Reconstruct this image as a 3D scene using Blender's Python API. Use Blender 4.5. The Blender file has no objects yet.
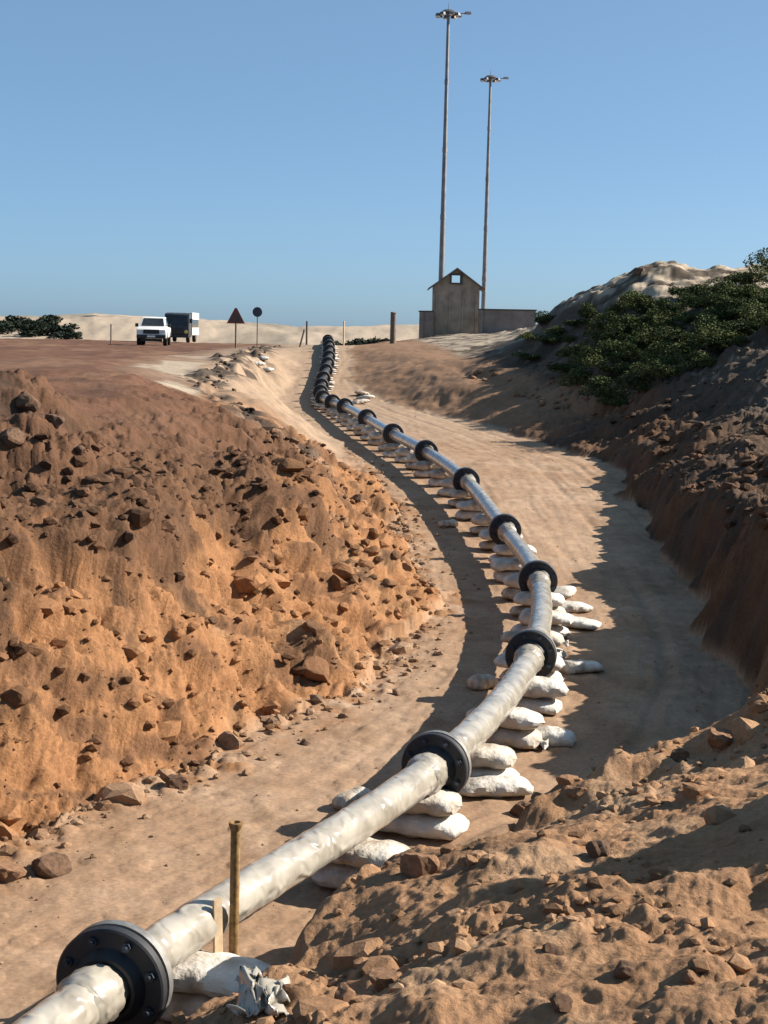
import bpy, math, random
import numpy as np
from mathutils import Vector, Matrix

# ------------------------------------------------------------------ camera
F_PX, W_PX, H_PX = 1500.0, 768, 1024
CAM = Vector((0.0, 0.0, 4.3))
PITCH = math.atan(182.0 / F_PX)
ROLL = math.radians(1.3)
fwd = Vector((0, math.cos(PITCH), -math.sin(PITCH)))
up0 = Vector((0, math.sin(PITCH), math.cos(PITCH)))
rt0 = Vector((1, 0, 0))
cam_up = up0 * math.cos(ROLL) - rt0 * math.sin(ROLL)
cam_rt = rt0 * math.cos(ROLL) + up0 * math.sin(ROLL)
scene = bpy.context.scene
col = scene.collection
cd = bpy.data.cameras.new('camera')
cam = bpy.data.objects.new('camera', cd)
col.objects.link(cam)
cd.sensor_fit = 'VERTICAL'
cd.sensor_height = 24.0
cd.lens = F_PX / H_PX * 24.0
cd.clip_start = 0.1
cd.clip_end = 9000
m3 = Matrix((cam_rt, cam_up, -fwd)).transposed()
cam.matrix_world = Matrix.Translation(CAM) @ m3.to_4x4()
scene.camera = cam

# ------------------------------------------------------------------ sky, sun
SUN_EL, SUN_AZ = 32.0, 13.0          # azimuth: degrees from +X towards +Y
w = bpy.data.worlds.new('World')
scene.world = w
w.use_nodes = True
nt = w.node_tree
bg = nt.nodes['Background']
sky = nt.nodes.new('ShaderNodeTexSky')
sky.sky_type = 'NISHITA'
sky.sun_disc = False
sky.sun_elevation = math.radians(SUN_EL)
sky.sun_rotation = math.radians(90.0 - SUN_AZ)
sky.altitude = 0
sky.air_density = 0.5
sky.dust_density = 1.0
sky.ozone_density = 5.0
tint = nt.nodes.new('ShaderNodeMix'); tint.data_type = 'RGBA'; tint.blend_type = 'MULTIPLY'
tint.inputs[0].default_value = 1.0; tint.inputs[7].default_value = (1.0, 1.05, .97, 1)
nt.links.new(sky.outputs[0], tint.inputs[6]); even = nt.nodes.new('ShaderNodeMix'); even.data_type = 'RGBA'
even.inputs[0].default_value = 0.42; even.inputs[7].default_value = (1.50, 2.62, 3.72, 1)
nt.links.new(tint.outputs[2], even.inputs[6]); nt.links.new(even.outputs[2], bg.inputs[0])
bg.inputs[1].default_value = 0.08
sl = bpy.data.lights.new('sun', 'SUN')
sl.energy = 5.0
sl.angle = math.radians(0.5)
sl.color = (1.0, 0.91, 0.79)
so = bpy.data.objects.new('sun', sl)
col.objects.link(so)
e, a = math.radians(SUN_EL), math.radians(SUN_AZ)
sdir = Vector((math.cos(e) * math.cos(a), math.cos(e) * math.sin(a), math.sin(e)))
so.rotation_euler = sdir.to_track_quat('Z', 'Y').to_euler()
so.location = (30, 5, 25)
scene.view_settings.view_transform = 'Standard'
scene.view_settings.look = 'None'
scene.view_settings.exposure = 1.1
scene.view_settings.gamma = 1.0
scene.render.engine = 'CYCLES'
scene.render.resolution_x, scene.render.resolution_y = W_PX, H_PX

rng = random.Random(7)
npr = np.random.default_rng(11)

def ray(px, py):
    return fwd + cam_rt * ((px - 384) / F_PX) + cam_up * ((512 - py) / F_PX)

def at(px, py, Y):
    d = ray(px, py)
    return CAM + d * (Y / d.y)

# ------------------------------------------------------------------ noise
def h2(ix, iy, seed):
    n = (ix.astype(np.int64) * 374761393 + iy.astype(np.int64) * 668265263 + seed * 974711) & 0xffffffff
    n = ((n ^ (n >> 13)) * 1274126177) & 0xffffffff
    n = ((n ^ (n >> 16)) * 2246822519) & 0xffffffff
    n = n ^ (n >> 15)
    return (n & 0xffffff) / float(0xffffff)

def vn(x, y, seed=0):
    ix, iy = np.floor(x), np.floor(y)
    fx, fy = x - ix, y - iy
    ux, uy = fx * fx * fx * (fx * (fx * 6 - 15) + 10), fy * fy * fy * (fy * (fy * 6 - 15) + 10)
    aa, bb = h2(ix, iy, seed), h2(ix + 1, iy, seed)
    cc, dd = h2(ix, iy + 1, seed), h2(ix + 1, iy + 1, seed)
    return ((aa * (1 - ux) + bb * ux) * (1 - uy) + (cc * (1 - ux) + dd * ux) * uy) * 2 - 1

def fbm(x, y, octv=4, seed=0, gain=0.5):
    s, amp = 0, 1.0
    for k in range(octv):
        c, sn = math.cos(k * 1.1 + .3), math.sin(k * 1.1 + .3)
        s = s + amp * vn((x * c - y * sn) * 2 ** k, (x * sn + y * c) * 2 ** k, seed + k * 17)
        amp *= gain
    return s

def lumps(x, y, seed=0, dens=0.7):
    """rounded clods: height field of half-sunk balls, one per cell"""
    ix, iy = np.floor(x), np.floor(y)
    out = np.zeros_like(x)
    for dx in (-1, 0, 1):
        for dy in (-1, 0, 1):
            cx, cy = ix + dx, iy + dy
            r = 0.22 + 0.5 * h2(cx, cy, seed + 5) ** 2
            r = r * (h2(cx, cy, seed + 9) < dens)
            px, py = cx + .15 + .7 * h2(cx, cy, seed), cy + .15 + .7 * h2(cx, cy, seed + 1)
            d2 = (x - px) ** 2 + (y - py) ** 2
            out = np.maximum(out, np.sqrt(np.maximum(r * r - d2, 0)))
    return out

def sstep(a_, b_, v):
    t = np.clip((v - a_) / (b_ - a_), 0, 1)
    return t * t * (3 - 2 * t)

# ------------------------------------------------------------------ terrain
def tab(*p):
    p = np.array(p, float)
    return lambda y: np.interp(y, p[:, 0], p[:, 1])

zf = tab((-20, 0), (24, 0), (28, .15), (33, .5), (38, .75), (42, .85), (47, 1.0), (52, 1.15), (56, 1.28), (60, 1.5),
         (65, 2.05), (70, 2.6), (76, 3.15), (82, 3.42), (88, 3.32), (100, 2.95), (120, 2.8))
xLt = tab((-10, -13), (0, -8.5), (4, -6.2), (8, -4.4), (11.9, -3.05), (14, -2.05), (18.4, .0), (21, .55), (24, .75), (29, .6),
          (33, .2), (39.6, -.5), (45, -1.5), (51, -2.8), (56, -3.9), (60, -4.2), (65, -4.1), (76, -3.9), (82, -3.9), (120, -4))
xLc = tab((-10, -16), (0, -11.5), (4, -9.4), (8, -7.6), (11.9, -6.2), (14, -5.3), (18, -3.2), (21, -2.2), (24, -1.75), (29, -1.5),
          (33, -2.4), (39, -4.5), (45, -5.2), (51, -5.6), (60, -6.0), (75, -6.3), (120, -7))
zLc = tab((-10, 2.4), (12, 2.6), (18, 2.45), (21, 2.2), (24, 2.0), (29, 1.8), (33, 2.05), (40, 2.65), (60, 3.1), (76, 3.3), (90, 3.1), (120, 3.0))
xRt = tab((-10, -9.5), (0, -5), (4, -2.7), (7, -.95), (8, -.62), (9, -.42), (10, -.05), (11, .55), (12, 1.3), (13, 2.5), (14, 3.5), (16, 4.2),
          (19, 4.55), (21.8, 4.9), (27, 5.4), (37, 5.8), (41.5, 6.0), (47.6, 4.3), (54, 2.4), (60, -.2), (65, -1.6),
          (75, -2.0), (85, -2.0), (120, -2))
xRc = tab((-10, -8), (0, -3.6), (4, -1.7), (7, -.6), (8, -.3), (9, -.08), (10, .28), (11, .9), (12, 1.8), (13, 3.0), (14, 4.1), (16, 4.9),
          (19, 5.3), (21.8, 5.8), (27, 6.2), (37, 6.5), (41.5, 7.4), (47.6, 6.6), (54, 5.2), (60, 3.3), (65, 2.5),
          (75, 1.2), (85, .8), (120, .2))
zRc = tab((-10, 1.6), (0, 1.7), (4, 1.3), (7, 1.12), (8, 1.02), (9, .84), (10, .6), (11, .5), (12, .58), (13, .95), (14, 1.4), (16, 1.7),
          (19, 1.75), (24, 1.6), (27, 1.5), (34, 1.4), (41.5, 1.5), (47.6, 1.65), (54, 2.0), (60, 2.55), (65, 3.0),
          (75, 3.5), (85, 3.6), (120, 3.4))
CT = [(-1, -3, 2.3), (0, 0, 2.6), (2, 0, 2.7), (0, -8, 2.8), (4, -4, 3.0), (.9, 6, 1.75), (2.6, 5.5, 2.0), (1.0, 8, 1.5), (2, 8, 1.62),
      (2.0, 10.5, 1.05), (1.6, 11.2, .85), (2.6, 11.6, .95), (3.4, 12.7, 1.2), (4.6, 12.6, 1.5), (6, 12, 1.65), (10, 10, 1.9), (8, 18, 1.9), (12, 20, 2.4),
      (8, 25, 2.0), (9, 32, 2.2), (8, 37, 2.1), (8.85, 42, 2.5), (10.2, 40, 3.1), (11.5, 45, 4.2), (13, 32, 3.4), (13, 48, 4.9), (9, 46, 2.9), (7, 50, 2.6),
      (7, 55, 3.1), (5.4, 60, 3.0), (7, 60, 4.1), (10.2, 60, 6.0), (15, 60, 6.6), (14.5, 57, 6.2), (20, 60, 7.0), (20, 40, 5.2),
      (5.8, 66, 3.8), (7.7, 66, 5.5), (10.9, 66, 6.95), (16, 66, 7.15),
      (3.8, 60, 2.9), (5, 56, 2.5), (7, 75, 4.4), (10.5, 77, 5.5), (4, 70, 3.4), (5, 80, 3.85), (3, 80, 3.65), (8, 85, 4.2),
      (14, 85, 5), (4, 100, 4.1), (8, 100, 4.2), (20, 100, 4.5), (4, 120, 3.6), (20, 120, 3.8), (40, 0, 3.4), (40, 30, 5),
      (40, 60, 7), (40, 100, 5), (20, 10, 2.6), (20, -8, 3.0), (40, 130, 4)]
for yy in (-10, -4, 0, 4, 6, 7, 8, 9, 10, 11, 12, 13, 14, 16, 19, 23, 27, 32, 37, 41, 47.6, 54, 60, 65, 70, 75, 85, 100, 120):
    CT.append((float(xRc(yy)), yy, float(zRc(yy))))
CT = np.array(CT, float)
def _phi(r2):
    return 0.5 * r2 * np.log(r2 + 1e-9)
_n = len(CT)
_A = np.zeros((_n + 3, _n + 3))
_d2 = (CT[:, None, 0] - CT[None, :, 0]) ** 2 + (CT[:, None, 1] - CT[None, :, 1]) ** 2
_A[:_n, :_n] = _phi(_d2) + np.eye(_n) * 0.02
_A[:_n, _n] = 1; _A[:_n, _n + 1] = CT[:, 0]; _A[:_n, _n + 2] = CT[:, 1]
_A[_n:, :_n] = _A[:_n, _n:].T
_wt = np.linalg.solve(_A, np.concatenate([CT[:, 2], [0, 0, 0]]))
def U(x, y):
    x = np.clip(x, -12, 45); y = np.clip(y, -12, 130)
    s = _wt[_n] + _wt[_n + 1] * x + _wt[_n + 2] * y
    for k in range(_n):
        s = s + _wt[k] * _phi((x - CT[k, 0]) ** 2 + (y - CT[k, 1]) ** 2)
    return np.clip(s, .2, 8)
_yy = np.linspace(-12, 130, 600)
_uc = U(xRc(_yy), _yy)

# far skyline of sand dunes: elevation (m above eye, at 170 m) by bearing X/Y
dune_tab = tab((-1.2, .6), (-.5, .9), (-.30, .35), (-.25, .45), (-.21, .75), (-.195, 1.15), (-.17, .95), (-.15, .65), (-.12, .55), (-.10, .4),
               (-.06, .1), (-.03, .15), (0, .4), (.04, .6), (.1, .8), (.3, 1.2), (1.2, 1.2))

def terrain(x, y, detail=True):
    """height and zone weights at arrays x, y"""
    x = np.asarray(x, float); y = np.asarray(y, float)
    near = np.clip(y / 14, .35, 1)
    wxp = x + near * (.32 * fbm(x * .55, y * .55, 3, 3) + .10 * fbm(x * 2.1, y * 2.1, 2, 31))
    f = zf(y)
    lt, lc, rt_, rc = xLt(y), xLc(y), xRt(y), xRc(y)
    z = f.copy()
    tl = np.clip((lt - wxp) / np.maximum(lt - lc, .1), 0, 1)
    tr = np.clip((wxp - rt_) / np.maximum(rc - rt_, .1), 0, 1)
    # left
    tq = np.clip(tl + .09 * fbm(x * .9, y * .9, 3, 95) * (tl > .02) * (tl < .98), 0, 1)
    scarp = np.interp(tq, [0, .12, .52, .72, 1.0], [0, .10, .50, .86, 1.0])
    pl = np.where(y < 36, scarp, tl * tl * (3 - 2 * tl))
    zl = zLc(y)
    plate = tab((-20, 2.9), (10, 3.0), (25, 3.1), (40, 3.15), (60, 3.1), (95, 3.0), (122, 2.95), (140, 2.3), (200, 2.2), (4000, 1.5))(y)
    over = np.clip((lc - wxp) / 3.2, 0, 1)
    left = f + (zl - f) * pl
    left = np.where(tl >= 1, zl + (plate - zl) * over, left)
    # right
    pr = sstep(0, 1, tr) * .45 + (1 - (1 - tr) ** 1.6) * .55
    ucr = np.interp(y, _yy, _uc)
    zr = zRc(y)
    mR = wxp > rc
    u = np.zeros_like(x)
    if mR.any():
        xs, ys = wxp[mR], y[mR]
        u[mR] = U(xs, ys) + (zr[mR] - ucr[mR]) * np.exp(-(xs - rc[mR]) / .9)
    right = np.where(mR, u, f + (zr - f) * pr)
    z = np.where(wxp < lt, left, np.where(wxp > rt_, right, z))
    # spoil lumps
    def g(cx, cy, sx, sy, am):
        return am * np.exp(-((x - cx) / sx) ** 2 - ((y - cy) / sy) ** 2)
    z = z + g(-4.9, 19.6, 1.0, 1.5, .85) + g(-6.6, 18.5, 1.2, 1.6, .35)
    z = z + g(3.65, 7.85, .8, .85, 1.35) + g(3.1, 7.5, .35, .4, .3) + g(4.6, 8.4, 1.2, 1.1, .7)
    z = z + g(1.35, 11.3, .6, .35, .22) + g(.15, 9.35, .28, .3, .12)
    z = z + g(8.3, 68, 1.3, 2, .25) + g(1.6, 12.4, .8, .4, .12)
    # far plain and dunes
    far = sstep(118, 150, y)
    brg = x / np.maximum(y, 1)
    dn = 4.3 + dune_tab(brg) * 1.0 + .12 * fbm(x * .12, y * .05, 3, 71)
    band = sstep(135, 172, y) * (1 - sstep(180, 330, y))
    plain = 2.3 - 1.0 * sstep(200, 4000, y)
    zfar = plain + (dn - plain) * band
    z = z * (1 - far) + zfar * far
    # zone weights
    wl = np.where(wxp < lt, 1, 0) * (tl > 0)
    rough_l = sstep(0, .12, tl) * (1 - .8 * np.clip((lc - wxp - .8) / 2.6, 0, 1)) * (1 - sstep(31, 40, y))
    rough_l = np.maximum(rough_l, .9 * np.exp(-((x + 5.4) / 1.9) ** 2 - ((y - 19) / 2.6) ** 2) * (wxp < lt))
    rough_r = sstep(0, .2, tr) * (1 - far)
    ridge = np.exp(-((wxp - lc + .4 * vn(y * .35, x * 0, 17)) / .34) ** 2) * sstep(26, 34, y) * (1 - sstep(85, 105, y))
    ridgec = np.exp(-((wxp - lc + .4 * vn(y * .35, x * 0, 17)) / .6) ** 2) * sstep(26, 34, y) * (1 - sstep(85, 105, y))
    Z = dict(ridgec=ridgec, tl=tl, tr=tr, wx=wxp, rl=rough_l, rr=rough_r, far=far, over=np.where(wxp < lc, over, 0), ridge=ridge,
             lt=lt, lc=lc, rt=rt_, rc=rc, base=z.copy(), dx=np.zeros_like(x))
    if detail:
        ln = 1.0
        # left bank: clods smeared down the slope, erosion runnels
        m = rough_l > .01
        if m.any():
            X_, Y_ = x[m], y[m]
            S_ = X_ - .75 * Z['base'][m]
            xa, ya = S_ * .85 + Y_ * .5, Y_ * .85 - S_ * .5
            wv = .35 * vn(S_ * 4, Y_ * 4, 4)
            pat = .25 + .9 * sstep(-.45, .55, fbm(S_ * .7, Y_ * .7, 3, 91))
            b = .20 * fbm(xa * .5, ya * 1.0, 5, 40, .5) + .034 * fbm(S_ * 5, Y_ * 5, 4, 46, .65)
            b = b + pat * (.14 * lumps(xa * 1.5 + wv, ya * 2.2, 100, .4) + .10 * lumps(xa * 3.4 + wv, ya * 4.6, 120, .5)
                + .065 * lumps(S_ * 7.3 + wv, Y_ * 8.0 - wv, 140, .55) + .035 * lumps(S_ * 14 + wv, Y_ * 15, 150, .6))
            b = b - .30 * np.maximum(fbm(xa * .9, ya * 2.4, 4, 57) - .3, 0) - .06
            rim = np.exp(-((wxp[m] - lc[m]) / .9) ** 2) * (1 - sstep(26, 34, Y_))
            b = b + rim * (.22 * lumps(xa * .9, ya * 1.2 + wv, 160, .5) - .05)
            b = b * rough_l[m]
            fc = .62 * (1 - sstep(.85, 1.0, tl[m])) * (1 - sstep(28, 36, Y_))
            Z['dx'][m] = b * fc
            z[m] += b * np.sqrt(1 - fc * fc)
        m = ridge > .01
        if m.any():
            z[m] += ridge[m] * (.22 * lumps(x[m] * 1.3, y[m] * .8, 220, .6) + .12 * fbm(x[m] * 2, y[m], 3, 222))
        # right side
        m = rough_r > .01
        if m.any():
            X_, Y_ = x[m], y[m]
            pat = .08 + 1.0 * sstep(-.1, .75, fbm(X_ * .9, Y_ * .9, 3, 92))
            pat = np.where(Y_ > 13.5, .3 + .7 * pat, pat)
            wv = .4 * vn(X_ * 6, Y_ * 6, 6)
            hb = pat * (.09 * lumps(X_ * 1.6 + wv, Y_ * 1.7, 300, .35) + .07 * lumps(X_ * 3.3 + wv, Y_ * 3.6, 320, .4)
                + .045 * lumps(X_ * 7 + wv, Y_ * 7.5, 340, .45) + .028 * lumps(X_ * 15, Y_ * 15 + wv, 345, .5))
            hb = hb + .11 * fbm(X_ * .9, Y_ * .9, 5, 350, .52) + .016 * fbm(X_ * 6, Y_ * 6, 4, 356, .65)
            amp = np.where(Y_ > 14, 1.9, 1.0) * (1 - .5 * sstep(48, 58, Y_)) * (1 - .6 * sstep(44, 52, Y_) * (1 - sstep(6, 8, X_))) * (1 - .45 * sstep(60, 68, Y_) * (1 - sstep(6, 8, X_)))
            z[m] += rough_r[m] * hb * amp
            hw_ = rough_r[m] * sstep(26, 40, Y_) * sstep(6.2, 8, X_)
            z[m] += hw_ * (.25 * fbm(X_ * .5, Y_ * .5, 4, 380) + .05 * lumps(X_ * .9, Y_ * .9, 385, .6))
        # floor: trampled sand, faint ruts along the trench
        mid = .5 * (lt + rt_)
        v = x - mid
        fl = (1 - sstep(0, .3, tl)) * (1 - sstep(0, .3, tr)) * (1 - far)
        m = fl > .01
        if m.any():
            z[m] += fl[m] * (.013 * fbm(x[m] * 1.1, y[m] * .5, 4, 500) + .010 * fbm(v[m] * 5, y[m] * .35, 3, 520) + .03 * lumps(x[m] * 5, y[m] * 5, 540, .18)
                             + .007 * fbm(x[m] * 6, y[m] * 6, 3, 545)
                             - .022 * np.exp(-((v[m] - 1.35) / .10) ** 2) * (y[m] < 60) - .022 * np.exp(-((v[m] - 2.5) / .10) ** 2) * (y[m] < 60))
        # toe litter
        tl2 = np.exp(-((wxp - lt) / .35) ** 2) * (y < 40)
        m = tl2 > .01
        if m.any(): z[m] += tl2[m] * .10 * lumps(x[m] * 5, y[m] * 5, 560, .5)
        # road plateau
        pw = Z['over'] * (1 - far)
        m = pw > .01
        if m.any(): z[m] += pw[m] * (.05 * fbm(x[m] * .6, y[m] * .35, 4, 600) + .05 * lumps(x[m] * 1.2, y[m] * 1.2, 620, .2))
        z = z + far * .22 * fbm(x * .22, y * .12, 4, 640)
    return z, Z

def gz(x, y):
    z, _ = terrain(np.array([x], float), np.array([y], float))
    return float(z[0])

def hit(px, py, ymin=4, ymax=200):
    d = ray(px, py)
    ys = np.geomspace(ymin, ymax, 1400)
    xs = CAM.x + d.x / d.y * ys
    zs = CAM.z + d.z / d.y * ys
    z, _ = terrain(xs, ys)
    k = np.argmax(zs < z)
    return Vector((float(xs[k]), float(ys[k]), float(z[k])))

# ------------------------------------------------------------------ materials
def new_mat(name):
    m = bpy.data.materials.new(name)
    m.use_nodes = True
    n = m.node_tree.nodes
    return m, m.node_tree, n['Principled BSDF']

def mat_noise(name, c1, c2, scale=8, rough=.8, bump=.3, bscale=30, metal=0, detail=5, dist=.01, coords='Object'):
    m, t, p = new_mat(name)
    tc = t.nodes.new('ShaderNodeTexCoord')
    n1 = t.nodes.new('ShaderNodeTexNoise'); n1.inputs['Scale'].default_value = scale; n1.inputs['Detail'].default_value = detail
    t.links.new(tc.outputs[coords], n1.inputs['Vector'])
    r = t.nodes.new('ShaderNodeValToRGB')
    r.color_ramp.elements[0].position = .35; r.color_ramp.elements[1].position = .65
    r.color_ramp.elements[0].color = (*c1, 1); r.color_ramp.elements[1].color = (*c2, 1)
    t.links.new(n1.outputs[0], r.inputs[0])
    t.links.new(r.outputs[0], p.inputs['Base Color'])
    p.inputs['Roughness'].default_value = rough
    p.inputs['Metallic'].default_value = metal
    if bump:
        n2 = t.nodes.new('ShaderNodeTexNoise'); n2.inputs['Scale'].default_value = bscale; n2.inputs['Detail'].default_value = 6
        t.links.new(tc.outputs[coords], n2.inputs['Vector'])
        b = t.nodes.new('ShaderNodeBump'); b.inputs['Strength'].default_value = bump; b.inputs['Distance'].default_value = dist
        t.links.new(n2.outputs[0], b.inputs['Height'])
        t.links.new(b.outputs[0], p.inputs['Normal'])
    return m

def mat_soil():
    m, t, p = new_mat('soil')
    L = t.links.new
    at_ = t.nodes.new('ShaderNodeAttribute'); at_.attribute_name = 'soil'
    tc = t.nodes.new('ShaderNodeTexCoord')
    n1 = t.nodes.new('ShaderNodeTexNoise'); n1.inputs['Scale'].default_value = 3.0; n1.inputs['Detail'].default_value = 9; n1.inputs['Roughness'].default_value = .65
    n2 = t.nodes.new('ShaderNodeTexNoise'); n2.inputs['Scale'].default_value = 26; n2.inputs['Detail'].default_value = 6
    for n in (n1, n2): L(tc.outputs['Object'], n.inputs['Vector'])
    mr = t.nodes.new('ShaderNodeMapRange'); mr.inputs[1].default_value = .3; mr.inputs[2].default_value = .7; mr.inputs[3].default_value = .82; mr.inputs[4].default_value = 1.15
    L(n1.outputs[0], mr.inputs[0])
    mr2 = t.nodes.new('ShaderNodeMapRange'); mr2.inputs[1].default_value = .3; mr2.inputs[2].default_value = .7; mr2.inputs[3].default_value = .82; mr2.inputs[4].default_value = 1.15
    L(n2.outputs[0], mr2.inputs[0])
    mu = t.nodes.new('ShaderNodeMath'); mu.operation = 'MULTIPLY'; L(mr.outputs[0], mu.inputs[0]); L(mr2.outputs[0], mu.inputs[1])
    vm = t.nodes.new('ShaderNodeVectorMath'); vm.operation = 'SCALE'
    L(at_.outputs['Color'], vm.inputs[0]); L(mu.outputs[0], vm.inputs['Scale'])
    L(vm.outputs[0], p.inputs['Base Color'])
    p.inputs['Roughness'].default_value = .95
    p.inputs['Specular IOR Level'].default_value = .15
    n3 = t.nodes.new('ShaderNodeTexNoise'); n3.inputs['Scale'].default_value = 22; n3.inputs['Detail'].default_value = 8; n3.inputs['Roughness'].default_value = .7
    L(tc.outputs['Object'], n3.inputs['Vector'])
    b = t.nodes.new('ShaderNodeBump'); b.inputs['Distance'].default_value = .035
    gm = t.nodes.new('ShaderNodeMath'); gm.operation = 'MULTIPLY'; gm.inputs[1].default_value = .8
    L(at_.outputs['Alpha'], gm.inputs[0]); L(gm.outputs[0], b.inputs['Strength'])
    L(n3.outputs[0], b.inputs['Height']); L(b.outputs[0], p.inputs['Normal'])
    return m

M = {}
M['soil'] = mat_soil()
M['clod'] = mat_noise('clod', (.17, .088, .044), (.28, .15, .078), 5, .95, .6, 40, dist=.02)
M['dark_clod'] = mat_noise('dark_clod', (.085, .046, .026), (.155, .085, .046), 5, .95, .6, 40, dist=.02)
M['pale_clod'] = mat_noise('pale_clod', (.24, .17, .12), (.34, .26, .19), 6, .95, .6, 40, dist=.02)
def mat_film(name, c1, c2):
    m, t, p = new_mat(name)
    L = t.links.new
    tc = t.nodes.new('ShaderNodeTexCoord')
    n1 = t.nodes.new('ShaderNodeTexNoise'); n1.inputs['Scale'].default_value = 5; n1.inputs['Detail'].default_value = 6
    L(tc.outputs['Object'], n1.inputs['Vector'])
    r = t.nodes.new('ShaderNodeValToRGB')
    r.color_ramp.elements[0].position = .3; r.color_ramp.elements[0].color = (*c1, 1)
    r.color_ramp.elements[1].position = .62; r.color_ramp.elements[1].color = (*c2, 1)
    L(n1.outputs[0], r.inputs[0]); L(r.outputs[0], p.inputs['Base Color'])
    p.inputs['Roughness'].default_value = .27
    p.inputs['Coat Weight'].default_value = .5; p.inputs['Coat Roughness'].default_value = .15
    n2 = t.nodes.new('ShaderNodeTexNoise'); n2.noise_type = 'RIDGED_MULTIFRACTAL'; n2.inputs['Scale'].default_value = 7; n2.inputs['Detail'].default_value = 4; n2.inputs['Distortion'].default_value = .6
    L(tc.outputs['Object'], n2.inputs['Vector'])
    ad = t.nodes.new('ShaderNodeMath'); ad.operation = 'MULTIPLY'; ad.inputs[1].default_value = .5
    L(n2.outputs[0], ad.inputs[0])
    b = t.nodes.new('ShaderNodeBump'); b.inputs['Strength'].default_value = 1.0; b.inputs['Distance'].default_value = .06
    L(ad.outputs[0], b.inputs['Height']); L(b.outputs[0], p.inputs['Normal'])
    return m
M['film'] = mat_film('plastic_film', (.23, .205, .165), (.38, .35, .295))
M['film_shade'] = mat_film('shaded_plastic_film', (.19, .18, .172), (.28, .268, .255))  # same film, colour darkened for the shade on the far pipe's visible side
M['bare_pipe'] = mat_noise('bare_black_pipe', (.035, .035, .04), (.075, .072, .07), 6, .3, .1, 20, dist=.004)
M['flange'] = mat_noise('flange_black', (.008, .009, .012), (.02, .02, .024), 9, .6, .15, 40, dist=.004)
M['steel'] = mat_noise('galvanised_steel', (.16, .155, .15), (.3, .29, .27), 12, .5, .2, 50, .6, dist=.003)
M['bolt'] = mat_noise('bolt_steel', (.03, .04, .06), (.06, .075, .10), 30, .4, .1, 60, .7, dist=.002)
M['bag'] = mat_noise('sandbag_weave', (.36, .32, .27), (.60, .575, .53), 5, .75, .5, 22, dist=.03)
M['bag_dirty'] = mat_noise('sandbag_weave_dusty', (.27, .21, .15), (.52, .48, .42), 5, .8, .5, 22, dist=.03)
M['bag_tie'] = mat_noise('bag_mouth', (.4, .37, .33), (.55, .53, .49), 20, .8, .4, 60, dist=.01)
M['rust'] = mat_noise('rusty_tube', (.17, .095, .035), (.34, .21, .085), 25, .75, .4, 90, .3, dist=.004)
M['timber'] = mat_noise('stake_timber', (.50, .36, .22), (.66, .5, .33), 18, .8, .3, 80, dist=.004)
M['plaster'] = mat_noise('weathered_plaster', (.23, .185, .14), (.36, .295, .22), 1.6, .9, .3, 14, dist=.02)
M['wall_plaster'] = mat_noise('dark_wall_plaster', (.16, .135, .12), (.24, .205, .18), 1.2, .9, .3, 14, dist=.02)
M['roof'] = mat_noise('roof_sheet', (.09, .075, .065), (.15, .125, .105), 4, .8, .2, 25, dist=.01)
M['frame'] = mat_noise('dark_frame', (.05, .045, .04), (.08, .07, .06), 6, .7, .1, 30)
M['mast'] = mat_noise('mast_steel', (.15, .15, .155), (.22, .22, .225), 2, .55, .1, 20, .5)
M['lamp'] = mat_noise('floodlight_housing', (.07, .07, .075), (.12, .12, .125), 8, .5, .1, 30, .3)
M['lens'] = mat_noise('floodlight_glass', (.35, .37, .4), (.45, .47, .5), 8, .15, 0)
M['white_paint'] = mat_noise('white_paint', (.70, .69, .66), (.78, .77, .75), 3, .3, 0)
M['glass'] = mat_noise('dark_glass', (.015, .018, .02), (.03, .033, .036), 3, .08, 0)
M['trim'] = mat_noise('black_trim', (.015, .015, .016), (.035, .034, .033), 8, .6, .1, 30)
M['tyre'] = mat_noise('tyre_rubber', (.012, .012, .012), (.05, .04, .032), 10, .9, .2, 30)
M['rim'] = mat_noise('wheel_rim', (.3, .3, .3), (.45, .45, .45), 6, .4, 0, metal=.7)
M['headlight'] = mat_noise('headlight_glass', (.62, .62, .55), (.8, .78, .62), 6, .15, 0)
M['amber'] = mat_noise('amber_lamp', (.75, .55, .12), (.85, .68, .22), 6, .2, 0)
M['truck_dark'] = mat_noise('dark_cab_paint', (.02, .022, .022), (.04, .042, .04), 4, .35, 0)
M['sign_red'] = mat_noise('dark_red_sign', (.16, .035, .025), (.22, .05, .035), 5, .6, 0)  # plain dark red for the sign border
M['sign_back'] = mat_noise('sign_dark_face', (.06, .045, .04), (.10, .075, .06), 6, .6, 0)
M['sign_blue'] = mat_noise('sign_dark_blue', (.025, .035, .06), (.04, .055, .085), 6, .6, 0)
M['post'] = mat_noise('weathered_post', (.10, .075, .055), (.18, .135, .1), 6, .85, .2, 30)
M['bark'] = mat_noise('bark', (.06, .045, .03), (.11, .085, .06), 10, .9, .3, 40)
def mat_leaf(name, c1, c2):
    m = mat_noise(name, c1, c2, 3.0, .8, 0)
    p = m.node_tree.nodes['Principled BSDF']
    p.inputs['Specular IOR Level'].default_value = .08
    return m
M['leaf'] = mat_leaf('shrub_leaf', (.045, .060, .020), (.12, .135, .05))
M['leaf_dark'] = mat_leaf('shrub_leaf_dark', (.03, .045, .018), (.075, .095, .035))
M['leaf_far'] = mat_leaf('far_shrub_leaf', (.018, .026, .02), (.035, .046, .03))

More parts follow.
